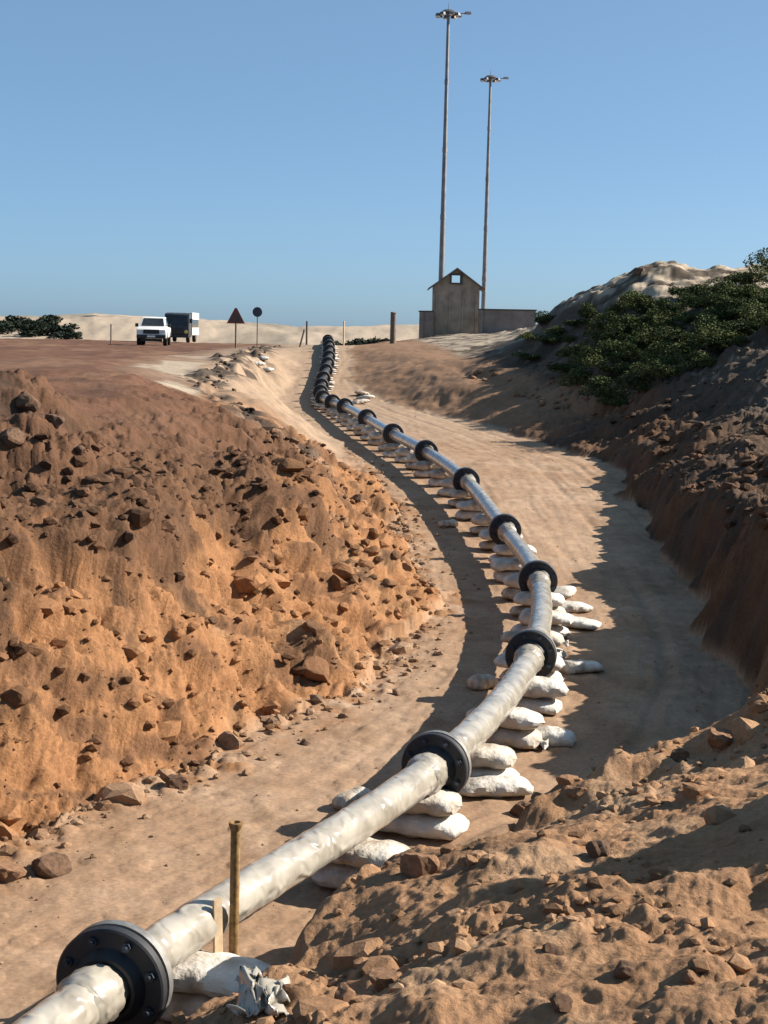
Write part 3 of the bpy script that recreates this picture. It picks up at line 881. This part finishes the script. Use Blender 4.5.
big = [(175, 785, 17, 'dark_clod', 'angular dark clod at the foot of the orange bank beside the sand track'),
       (420, 872, 27, 'clod', 'rounded brown clod on the corner of the foreground heap by the pipe'),
       (448, 852, 13, 'clod', 'small clod right behind the rounded brown clod on the heap'),
       (598, 854, 17, 'dark_clod', 'lone dark angular clod on the bare crest of the foreground heap'),
       (50, 870, 26, 'dark_clod', 'cluster clod of dark soil at the lower edge of the orange bank'),
       (8, 880, 22, 'clod', 'large brown clod at the bottom of the orange bank beside the cluster clod'),
       (305, 745, 8, 'dark_clod', 'small dark clod on the sand track between bank and pipe shadow'),
       (622, 975, 15, 'dark_clod', 'dark blocky clod low on the foreground heap'),
       (555, 955, 16, 'dark_clod', 'dark flat clod with a shadow hollow on the foreground heap'),
       (385, 985, 20, 'clod', 'big brown clod at the shaded edge of the foreground heap'),
       (345, 1000, 18, 'clod', 'brown clod at the very foot of the foreground heap near the plastic sheet'),
       (560, 1010, 15, 'dark_clod', 'dark clod near the bottom of the foreground heap slope'),
       (690, 980, 14, 'clod', 'brown clod on the foreground heap below the large shadow'),
       (720, 745, 20, 'clod', 'brown clod on the rim of heap where it joins the right bank'),
       (680, 760, 16, 'dark_clod', 'dark clod on the rim of heap above the shaded trench floor'),
       (520, 815, 15, 'dark_clod', 'dark clod on the heap rim facing the pipe'),
       (575, 797, 14, 'clod', 'brown clod on the heap rim beside the shaded trench floor'),
       (130, 540, 10, 'dark_clod', 'dark clod half buried in the middle of the orange bank'),
       (66, 655, 11, 'dark_clod', 'dark hollowed clod in the lower face of the orange bank'),
       (30, 408, 17, 'dark_clod', 'dark lump on top of the soil mound beside the dirt road'),
       (10, 440, 18, 'dark_clod', 'dark lump on the shaded flank of the soil mound by the dirt road'),
       (55, 425, 14, 'dark_clod', 'dark lump on the right flank of the soil mound by the dirt road'),
       (80, 455, 9, 'dark_clod', 'small dark lump below the soil mound by the dirt road'),
       (357, 503, 8, 'dark_clod', 'dark clod on the nose of the orange bank by the pipe shadow'),
       (640, 275, 8, 'dark_clod', 'dark lump crowning the sandy crest of the scrub hill')]
for k, (px, py, rp, mt, lab) in enumerate(big):
    p = hit(px, py)
    r = rp * (p - CAM).length / F_PX * .9
    me = RM[mt][k % 4]
    o = bpy.data.objects.new('soil_clod', me); col.objects.link(o)
    o.location = (p.x, p.y, p.z + r * .2); o.rotation_euler = (rng.uniform(-.4, .4), rng.uniform(-.4, .4), rng.uniform(0, 6))
    o.scale = (r * rng.uniform(.95, 1.15), r, r * rng.uniform(.7, .85))
    tag(o, lab, 'clod', 'large soil clods')

def scatter(name, label, N, fn, smin, smax, mat, power=2.6, seed=1, sink=.25):
    r_ = np.random.default_rng(seed)
    X, Y = fn(r_, N)
    z, zn_ = terrain(X, Y); cc = soil_color(X, Y, z, zn_); X = X + zn_['dx']
    tone = {'clod': 1.0, 'dark_clod': .62, 'pale_clod': 1.6}[mat]
    cc = cc * (tone * r_.uniform(.78, 1.12, len(X)))[:, None]
    CV = []
    fine = smax > .15 and N < 600
    base = [rock_arrays(200 + k, 2 if fine else 1) for k in range(8)]
    if fine: base = [(bv + .06 * np.stack([vn(bv[:, 0] * 5 + q, bv[:, 1] * 5 + bv[:, 2] * 4, q + k) for q in range(3)], 1), bf) for k, (bv, bf) in enumerate(base)]
    s = smin + (smax - smin) * r_.random(len(X)) ** power
    V = []; Fs = []; o_ = 0
    for k in range(len(X)):
        bv, bf = base[k % 8]
        a_ = r_.uniform(0, 6.28); c_, s_ = math.cos(a_), math.sin(a_)
        R = np.array([[c_, -s_, 0], [s_, c_, 0], [0, 0, 1]])
        sc = s[k] * np.array([r_.uniform(.8, 1.25), r_.uniform(.8, 1.2), r_.uniform(.55, .85)])
        v = (bv[:, [0, 1, 2] if k % 2 else [2, 0, 1]] * sc) @ R.T + np.array([X[k], Y[k], z[k] + sc[2] * sink])
        V.append(v); Fs.append(bf + o_); o_ += len(v); CV.append(np.repeat(np.append(cc[k], .7)[None], len(v), 0))
    me = np_mesh(name, np.concatenate(V), np.concatenate(Fs), 'soil', False)
    ca = me.color_attributes.new('soil', 'FLOAT_COLOR', 'POINT'); ca.data.foreach_set('color', np.concatenate(CV).astype(np.float32).ravel())
    o = bpy.data.objects.new(name, me); col.objects.link(o)
    return tag(o, label, 'clods', kind='stuff')

def f_heap(r_, N):
    Y = 3.6 + 9.6 * r_.random(N) ** .9
    X = xRt(Y) + .1 + (np.maximum(.29 * Y + 1.8, xRt(Y) + 1.2) - xRt(Y)) * r_.random(N)
    k = r_.random(N) < .12 + sstep(-.1, .75, fbm(X * .9, Y * .9, 3, 92))
    return X[k], Y[k]
def f_left(r_, N):
    Y = np.exp(r_.uniform(np.log(9), np.log(33), N))
    t = r_.random(N)
    X = xLt(Y) + .1 + (xLc(Y) - .8 - xLt(Y)) * t
    return X, Y
def f_toe(r_, N):
    Y = np.exp(r_.uniform(np.log(9.5), np.log(42), N))
    X = xLt(Y) + np.abs(r_.normal(0, .42, N)) - .15
    return X, Y
def f_right(r_, N):
    Y = np.exp(r_.uniform(np.log(14), np.log(60), N))
    X = xRc(Y) - .3 + 4.5 * r_.random(N) ** 1.3
    return X, Y
def f_floor(r_, N):
    Y = np.exp(r_.uniform(np.log(8), np.log(60), N))
    X = xLt(Y) + (xRt(Y) - xLt(Y)) * r_.random(N)
    return X, Y
def f_road(r_, N):
    Y = np.exp(r_.uniform(np.log(28), np.log(90), N))
    X = xLc(Y) + r_.normal(0, .3, N)
    return X, Y
scatter('heap_clods', 'loose brown clods and crumbs strewn over the foreground spoil heap', 4700, f_heap, .006, .075, 'clod', 5.0, 1)
scatter('heap_clods', 'loose dark clods and crumbs strewn over the foreground spoil heap', 1700, f_heap, .006, .07, 'dark_clod', 4.5, 2)
scatter('bank_clods', 'loose orange clods strewn over the face of the sunlit bank', 3600, f_left, .010, .11, 'clod', 4.6, 3)
scatter('bank_clods', 'loose dark brown clods strewn over the face of the sunlit bank', 1500, f_left, .012, .12, 'dark_clod', 4.2, 4)
scatter('toe_clods', 'crumbs of soil rolled down to the foot of the sunlit bank', 900, f_toe, .01, .09, 'clod', 4.5, 5)
scatter('rubble', 'grey brown rubble strewn over the shaded right bank and slope above', 1300, f_right, .03, .22, 'clod', 3.5, 6)
scatter('rubble', 'pale stones strewn over the shaded right bank and slope above', 260, f_right, .03, .16, 'pale_clod', 3.2, 7)
scatter('bank_clods', 'large soft clods half buried in the sunlit bank', 420, f_left, .08, .3, 'clod', 2.2, 14, -.1)
scatter('heap_clods', 'large soft clods half buried in the foreground spoil heap', 210, f_heap, .05, .17, 'clod', 2.0, 15, -.05)
scatter('floor_crumbs', 'small crumbs of soil on the sandy trench floor', 700, f_floor, .006, .03, 'clod', 3, 8)
scatter('ridge_debris', 'dark debris lined up along the edge of the dirt road', 260, f_road, .03, .14, 'dark_clod', 2.5, 9)

# ------------------------------------------------------------------ shrubs
def crown_mesh(seed, mat, n=2600, leaf=.055):
    r_ = np.random.default_rng(seed)
    lobes = [(r_.normal(0, .38, 3) * np.array([1, 1, .55]) + np.array([0, 0, .55]), r_.uniform(.28, .5)) for _ in range(9)]
    Ps = []
    while len(Ps) < n:
        c_, rad = lobes[r_.integers(len(lobes))]
        d_ = r_.normal(size=3); d_ /= np.linalg.norm(d_)
        p_ = c_ + d_ * rad * r_.uniform(.55, 1.08) * np.array([1, 1, .8])
        if p_[2] > .02: Ps.append(p_)
    Ps = np.array(Ps)
    A_ = r_.normal(size=(n, 3)); A_ /= np.linalg.norm(A_, axis=1)[:, None]
    B_ = np.cross(A_, r_.normal(size=(n, 3))); B_ /= np.linalg.norm(B_, axis=1)[:, None]
    s_ = leaf * r_.uniform(.6, 1.4, n)[:, None]
    q = np.stack([Ps - A_ * s_, Ps + B_ * s_ * .5, Ps + A_ * s_, Ps - B_ * s_ * .5], 1).reshape(-1, 3)
    return np_mesh('crown', q, np.arange(n * 4).reshape(n, 4), mat, False)
def stem_mesh(seed):
    r_ = random.Random(seed); b_ = MB()
    for k in range(6):
        a_ = k * 1.05 + r_.random(); t_ = Vector((.45 * math.cos(a_), .45 * math.sin(a_), .55 + .3 * r_.random()))
        mdl = t_ * .5 + Vector((0, 0, .08))
        b_.cyl((0, 0, -.12), mdl, .035, .022, 6); b_.cyl(mdl, t_, .022, .008, 6)
    return b_.mesh('trunk', 'bark')
CR = [crown_mesh(k, 'leaf' if k % 2 == 0 else 'leaf_dark') for k in range(6)]
CRF = [crown_mesh(20 + k, 'leaf_far', 700, .13) for k in range(3)]
ST = [stem_mesh(k) for k in range(3)]
def shrub(p, sx, sz, label, group, far=False, name='shrub'):
    t = thing(name, label, 'shrub', p, rng.uniform(0, 6), group)
    t.scale = (sx, sx, sz)
    link_mesh('crown', rng.choice(CRF if far else CR), t)
    link_mesh('trunk', rng.choice(ST), t)
    return t
hill_spots = [(598, 330), (570, 338), (612, 318), (628, 335), (648, 318), (640, 348), (665, 330), (668, 306), (685, 318), (690, 340), (700, 302), (712, 322), (722, 298), (735, 312),
              (742, 330), (752, 296), (762, 312), (766, 288), (748, 284), (730, 286), (655, 365), (620, 365), (590, 360), (600, 385), (680, 358), (575, 322), (556, 330), (715, 345), (628, 300), (640, 385), (612, 400), (765, 300), (690, 300), (672, 345), (655, 340)]
r5 = random.Random(21)
def in_veg(px, py):      # the scrub belt on the hill: below the sandy crest, above the rubble
    top = np.interp(px, [525, 560, 600, 640, 700, 768], [326, 312, 305, 296, 290, 276])
    bot = np.interp(px, [525, 560, 600, 640, 700, 768], [352, 378, 408, 402, 362, 328])
    return top < py < bot
while len(hill_spots) < 80:
    c_ = (r5.uniform(525, 768), r5.uniform(276, 408))
    if in_veg(*c_): hill_spots.append(c_)
def veg_label(px, py):
    if px < 560: return 'low green shrub at the hill foot beside the end of the dark wall'
    top = np.interp(px, [525, 560, 600, 640, 700, 768], [326, 312, 305, 296, 290, 276])
    if py < top + 14: return 'green shrub just below the sandy crest of the hill'
    if py > 378: return 'low shrub at the dark foot of the hill above the trench'
    if px > 690: return 'green shrub on the hill flank above the rubble slope'
    if py > 345: return 'dark green shrub on the lower shaded flank of the hill'
    return 'dark green shrub in the middle of the scrub covering the hill'
for k, (px, py) in enumerate(hill_spots):
    p = hit(px, py + 5, 30, 90)
    s_ = rng.uniform(.5, 1.0)
    shrub((p.x, p.y, p.z - .03), s_, s_ * rng.uniform(.45, .8), veg_label(px, py), 'shrubs on the hill flank')
p = hit(767, 281, 30, 90)
shrub((p.x + .3, p.y, p.z - .05), 1.0, 1.0, 'tallest green shrub on the hill skyline above the rubble', None)
for k in range(22):
    px = -40 + k * 5.2
    Y = 150 + rng.uniform(-6, 8)
    q_ = at(px, 331, Y)
    s_ = rng.uniform(1.0, 1.5)
    shrub((q_.x, Y, gz(q_.x, Y) - .05), s_ * 1.2, s_ * .7, 'dark shrub in the belt of bushes beyond the dirt road', 'bushes beyond the dirt road', True)
for (px, Y) in [(352, 135), (362, 138), (372, 136), (382, 140), (345, 141)]:
    q_ = at(px, 330, Y)
    shrub((q_.x, Y, gz(q_.x, Y) - .05), rng.uniform(.8, 1.1), rng.uniform(.6, .9), 'small dark bush on the skyline beyond the top of the pipe', 'bushes beyond the pipe', True)

# ------------------------------------------------------------------ hut, boundary wall, masts
HY = 100.0
hp = at(455.5, 331, HY)
gh = gz(hp.x, HY)
z_e, z_a = at(455, 286.5, HY).z - gh, at(455, 269.5, HY).z - gh
hut = thing('gabled_hut', 'small plastered hut with pitched roof and square hole in its gable', 'hut', (hp.x, HY, gh))
hw, dp = 1.52, 2.6
wh0, wh1, ww = at(455, 284, HY).z - gh, at(455, 274, HY).z - gh, .36
ox = -.04
def gable(y0, y1, nm):
    m_ = MB()
    m_.prism([(-hw, -.4), (ox - ww, -.4), (ox - ww, z_e + (z_a - z_e) * (1 - abs(ox - ww) / hw)), (-hw, z_e)], y0, y1)
    m_.prism([(ox + ww, -.4), (hw, -.4), (hw, z_e), (ox + ww, z_e + (z_a - z_e) * (1 - abs(ox + ww) / hw))], y0, y1)
    m_.prism([(ox - ww, -.4), (ox + ww, -.4), (ox + ww, wh0), (ox - ww, wh0)], y0, y1)
    m_.prism([(ox - ww, wh1), (ox + ww, wh1), (ox + ww, z_e + (z_a - z_e) * (1 - abs(ox + ww) / hw)), (0, z_a), (ox - ww, z_e + (z_a - z_e) * (1 - abs(ox - ww) / hw))], y0, y1)
    return m_.build(nm, 'plaster', hut)
gable(0, .2, 'front_wall'); gable(dp - .2, dp, 'rear_wall')
for s_ in (-1, 1):
    MB().box((s_ * (hw - .1), dp / 2, (z_e - .4) / 2), (.2, dp - .41, z_e + .4)).build('side_wall', 'plaster', hut)
    sl_ = (z_a - z_e) / hw
    ex = hw + .34
    pts = [(0, z_a + .005), (0, z_a + .12), (s_ * ex, z_a + .12 - sl_ * ex), (s_ * ex, z_a + .005 - sl_ * ex)]
    if s_ > 0: pts = pts[::-1]
    MB().prism(pts, -.3, dp + .3).build('roof_slope', 'roof', hut)
fr = MB()
for (cx, cz, sx, sz) in [(ox, wh1 - .04, 2 * ww + .16, .1), (ox, wh0 + .04, 2 * ww + .16, .1)]:
    fr.box((cx, -.03, cz), (sx, .12, sz))
for s_ in (-1, 1): fr.box((ox + s_ * (ww - .01), -.03, (wh0 + wh1) / 2), (.1, .11, wh1 - wh0 - .19))
fr.build('window_frame', 'frame', hut)
for k in range(4):
    MB().box((-1.3 + k * .87, -.035, (z_e - .6) / 2), (.1, .07, z_e - .2)).build('pilaster', 'plaster', hut)

def wallobj(px0, px1, ytop0, ytop1, Y, label, cap=True):
    a0, a1 = at(px0, ytop0, Y), at(px1, ytop1, Y)
    g_ = min(gz(a0.x, Y), gz(a1.x, Y))
    t = thing('boundary_wall', label, 'wall', (a0.x, Y, g_))
    L_ = a1.x - a0.x
    MB().prism([(0, -.5), (L_, -.5), (L_, a1.z - g_), (0, a0.z - g_)], 0, .22).build('wall_panel', 'wall_plaster', t)
    MB().prism([(-.06, a0.z - g_ + .003), (L_ + .06, a1.z - g_ + .003), (L_ + .06, a1.z - g_ + .09), (-.06, a0.z - g_ + .09)], -.05, .27).build('coping', 'frame', t)
    MB().box((.13, -.03, (a0.z - g_ - .5) / 2), (.26, .3, a0.z - g_ + .49)).build('pier', 'wall_plaster', t)
    return t
wallobj(419.5, 433, 312, 312, 99.2, 'short dark wall with end pier on the open side of the hut')
wallobj(479, 536, 310, 311, 99.2, 'long dark wall running from the hut into the scrub hill')

def mast(pxt, pyt, Y, label):
    tpt = at(pxt, pyt, Y)
    g_ = gz(tpt.x, Y)
    t = thing('high_mast_light', label, 'light mast', (tpt.x, Y, g_), 0, 'high mast lights behind the hut')
    H_ = tpt.z - g_
    n = 5
    for k in range(n):
        z0, z1 = H_ * k / n, H_ * (k + 1) / n
        r0, r1 = .30 - .17 * k / n, .30 - .17 * (k + 1) / n
        b_ = MB().cyl((0, 0, z0 - (.3 if k == 0 else 0)), (0, 0, z1), r0, r1, 14)
        if k: b_.cyl((0, 0, z0 - .2), (0, 0, z0 + .25), r0 + .035, r0 + .03, 14)
        b_.build('pole_section', 'mast', t, True)
    MB().lathe([(.62, H_ - .16), (.70, H_ - .16), (.70, H_ - .06), (.62, H_ - .06)], 24, 'Z').build('head_ring', 'lamp', t, True)
    MB().lathe([(.02, H_ + .32), (.45, H_ + .24), (.72, H_ + .02), (.66, H_ + .02), (.4, H_ + .18), (.02, H_ + .25)], 20, 'Z').build('canopy', 'lamp', t, True)
    MB().cyl((0, 0, H_ + .25), (0, 0, H_ + .95), .035, .015, 8).build('lightning_rod', 'mast', t)
    for k in range(8):
        a_ = k * math.pi / 4 + .2
        c_, s_ = math.cos(a_), math.sin(a_)
        R_ = .95
        f_ = MB().box((c_ * R_, s_ * R_, H_ - .2), (.46, .42, .24), a_, .8).build('floodlight', 'lamp', t)
        MB().box((c_ * R_, s_ * R_, H_ - .335), (.36, .33, .028), a_).build('lens', 'lens', f_)
        MB().cyl((c_ * .2, s_ * .2, H_ - .1), (c_ * .75, s_ * .75, H_ - .12), .04, .04, 6).build('arm', 'lamp', t)
    f_ = MB().box((1.75, -.1, H_ + .02), (.55, .4, .2), .3, .8).build('floodlight', 'lamp', t)
    MB().cyl((.6, 0, H_ - .05), (1.55, -.08, H_ - .02), .045, .04, 6).build('arm', 'lamp', t)
mast(448.5, 13, 140, 'taller looking high mast light rising directly behind the hut roof')
mast(490.5, 78, 176, 'farther high mast light rising above the long wall beside the hut')

# ------------------------------------------------------------------ vehicles
def wheel(t, x, y, r, wd):
    w_ = MB().lathe([(r * .6, -wd / 2), (r * .92, -wd / 2), (r, -wd * .3), (r, wd * .3), (r * .92, wd / 2), (r * .6, wd / 2)], 24).build('wheel', 'tyre', t, True, loc=(x, y, r))
    MB().lathe([(.02, -wd * .32), (r * .6, -wd * .4), (r * .6, wd * .4), (.02, wd * .32)], 20).build('rim', 'rim', w_, True)
# local frame: x = forward, y = left, z up
def pickup(loc, rz):
    t = thing('pickup_truck', 'white pickup truck facing the camera side on the dirt road', 'pickup', loc, rz)
    t['label'] = 'white pickup truck with dark grille standing on the brown dirt road'
    b_ = MB()
    b_.prism([(-2.6, .55), (2.45, .45), (2.55, .62), (2.52, .95), (2.35, 1.08), (1.15, 1.18), (1.0, 1.16), (-2.6, 1.12)], -.9, .9)
    b_.build('body', 'white_paint', t, True, .05)
    c_ = MB()
    c_.add([(1.15, -.84, 1.14), (1.15, .84, 1.14), (-.95, .84, 1.14), (-.95, -.84, 1.14), (.35, -.68, 1.76), (.35, .68, 1.76), (-.75, .68, 1.78), (-.75, -.68, 1.78)],
           [(0, 1, 2, 3), (4, 7, 6, 5), (0, 4, 5, 1), (1, 5, 6, 2), (2, 6, 7, 3), (3, 7, 4, 0)])
    c_.build('cab', 'white_paint', t, True, .05)
    MB().add([(1.085, -.70, 1.215), (1.085, .70, 1.215), (.47, .60, 1.69), (.47, -.60, 1.69), (1.06, -.70, 1.195), (1.06, .70, 1.195), (.445, .60, 1.67), (.445, -.60, 1.67)],
             [(0, 1, 2, 3), (7, 6, 5, 4), (0, 4, 5, 1), (1, 5, 6, 2), (2, 6, 7, 3), (3, 7, 4, 0)]).build('windscreen', 'glass', t)
    for s_ in (-1, 1):
        y_ = lambda z_: s_ * (.85 - (z_ - 1.14) / .63 * .16)
        for (x0, x1, xt0, xt1) in [(.2, .88, .15, .36), (-.75, .12, -.62, .08)]:
            vs = [(x0, y_(1.2), 1.2), (x1, y_(1.2), 1.2), (xt1, y_(1.66), 1.66), (xt0, y_(1.66), 1.66)]
            vs += [(a_, b2 - s_ * .03, c2) for a_, b2, c2 in vs]
            MB().add(vs, [(0, 1, 2, 3), (7, 6, 5, 4), (0, 4, 5, 1), (1, 5, 6, 2), (2, 6, 7, 3), (3, 7, 4, 0)]).build('side_window', 'glass', t)
        h_ = MB().box((2.47, s_ * .68, .9), (.16, .34, .17)).build('headlight', 'headlight', t, bevel=.02)
        MB().box((.95, s_ * 1.0, 1.25), (.12, .2, .22)).build('mirror', 'trim', t, bevel=.02)
        for x_ in (1.6, -1.65): wheel(t, x_, s_ * .8, .38, .26)
        MB().box((.55, s_ * .905, .95), (.16, .03, .035)).build('door_handle', 'trim', t)
        for x_ in (1.6, -1.65):
            MB().lathe([(.40, -.025), (.47, -.025), (.47, .025), (.40, .025)], 24).build('wheel_arch', 'trim', t, True, loc=(x_, s_ * .895, .4))
    MB().box((2.53, 0, .86), (.08, .98, .26)).build('grille', 'trim', t, bevel=.02)
    MB().box((2.56, 0, .56), (.2, 1.78, .24)).build('bumper', 'trim', t, bevel=.04)
    MB().box((2.668, 0, .57), (.012, .5, .11)).build('number_plate', 'white_paint', t)
    MB().box((2.3, 0, .35), (.3, 1.3, .16)).build('underbody', 'trim', t)
    MB().box((-1.75, 0, 1.16), (1.5, 1.5, .02)).build('load_bed', 'trim', t)
    return t
Yp = 95.0
q_ = at(154, 346, Yp)
pickup((q_.x, Yp, gz(q_.x, Yp) + .01), math.radians(-90 + 5))
def truck(loc, rz):
    t = thing('box_truck', 'dark fronted truck with white cargo body parked behind the white pickup', 'truck', loc, rz)
    MB().prism([(1.2, .5), (3.3, .5), (3.38, .8), (3.36, 1.45), (3.1, 2.45), (2.9, 2.55), (1.2, 2.55)], -1.08, 1.08).build('cab', 'truck_dark', t, True, .06)
    MB().add([(3.385, -.95, 1.5), (3.385, .95, 1.5), (3.14, .9, 2.38), (3.14, -.9, 2.38), (3.33, -.95, 1.5), (3.33, .95, 1.5), (3.1, .9, 2.36), (3.1, -.9, 2.36)],
             [(0, 1, 2, 3), (7, 6, 5, 4), (0, 4, 5, 1), (1, 5, 6, 2), (2, 6, 7, 3), (3, 7, 4, 0)]).build('windscreen', 'glass', t)
    MB().box((-1.6, 0, 2.35), (5.3, 2.3, .62)).build('upper_body', 'white_paint', t, bevel=.04)
    MB().box((-1.6, 0, 1.68), (5.26, 2.2, .70)).build('window_band', 'glass', t)
    MB().box((-1.6, 0, .98), (5.3, 2.3, .68)).build('lower_body', 'white_paint', t, bevel=.04)
    MB().box((-.4, 0, .56), (6.2, 1.0, .16)).build('chassis', 'trim', t)
    for s_ in (-1, 1):
        MB().lathe([(.01, -.03), (.16, -.03), (.16, .03), (.01, .06)], 18).build('headlight', 'amber', t, True, loc=(3.36, s_ * .85, .95)).rotation_euler = (0, 0, -math.pi / 2)
        MB().box((2.9, s_ * 1.22, 1.9), (.1, .2, .4)).build('mirror', 'trim', t)
        MB().box((2.3, s_ * 1.085, 1.9), (.9, .02, .7)).build('side_window', 'glass', t)
        for x_ in (2.3, -2.6): wheel(t, x_, s_ * .9, .46, .3)
    MB().box((3.4, 0, .55), (.16, 2.1, .25)).build('bumper', 'trim', t, bevel=.03)
    MB().box((3.375, 0, 1.15), (.05, 1.2, .25)).build('grille', 'trim', t)
    return t
Yt = 120.0
q_ = at(181, 341, Yt)
truck((q_.x, Yt, gz(q_.x, Yt) + .01), math.radians(-90 + 1)).scale = (.88, .88, .88)

# ------------------------------------------------------------------ signs and posts
Ys = 88.0
c0 = at(236, 316, Ys); g_ = gz(c0.x, Ys)
t = thing('warning_sign', 'dark triangular warning sign on a post beside the dirt road', 'sign', (c0.x, Ys, g_))
za, zb = at(236, 308, Ys).z - g_, at(236, 323.5, Ys).z - g_
MB().cyl((0, 0, -.3), (0, 0, za - .2), .05, .05, 10).build('post', 'post', t, True)
MB().prism([(-.53, zb), (.53, zb), (.06, za), (-.06, za)], -.085, -.055).build('border_plate', 'sign_red', t)
MB().prism([(-.36, zb + .12), (.36, zb + .12), (.02, za - .2), (-.02, za - .2)], -.095, -.0855).build('inner_plate', 'sign_back', t)
c0 = at(257.5, 312, 92); g_ = gz(c0.x, 92)
t = thing('round_sign', 'dark round road sign on a thin post beside the triangular sign', 'sign', (c0.x, 92, g_))
zc_ = c0.z - g_
MB().cyl((0, 0, -.3), (0, 0, zc_), .035, .035, 10).build('post', 'post', t, True)
MB().lathe([(.001, -.06), (.29, -.06), (.30, -.05), (.29, -.04), (.001, -.04)], 28).build('disc', 'sign_blue', t, True, loc=(0, 0, zc_))
MB().lathe([(.23, -.063), (.27, -.066), (.27, -.0605), (.23, -.0605)], 28).build('rim', 'sign_back', t, True, loc=(0, 0, zc_))

def post(px, yb, yt, Y, r, label, mat='post', lean=0):
    c_ = at(px, yt, Y); g_ = gz(c_.x, Y)
    t = thing('fence_post', label, 'post', (c_.x, Y, g_), rng.uniform(0, 1), 'posts along the skyline')
    t.rotation_euler = (0, lean, 0)
    H_ = c_.z - g_
    MB().cyl((0, 0, -.3), (0, 0, H_ - .06), r, r * .92, 10).build('shaft', mat, t, True)
    MB().cyl((0, 0, H_ - .0595), (0, 0, H_), r * 1.12, r * .8, 10).build('cap', mat, t, True)
post(111, 340, 324, 100, .05, 'thin dark post on the dirt road edge left behind the pickup')
post(307, 336, 321, 84, .06, 'short dark post at the top of the sandy ramp')
post(300, 338, 329, 80, .05, 'stubby leaning post beside the short dark post on the ramp', lean=.25)
post(393.5, 343, 312, 84, .17, 'thick brown post standing between the pipe top and the hut')
post(344, 345, 321, 84, .045, 'thin pale pole standing right behind the top of the pipe', 'timber')
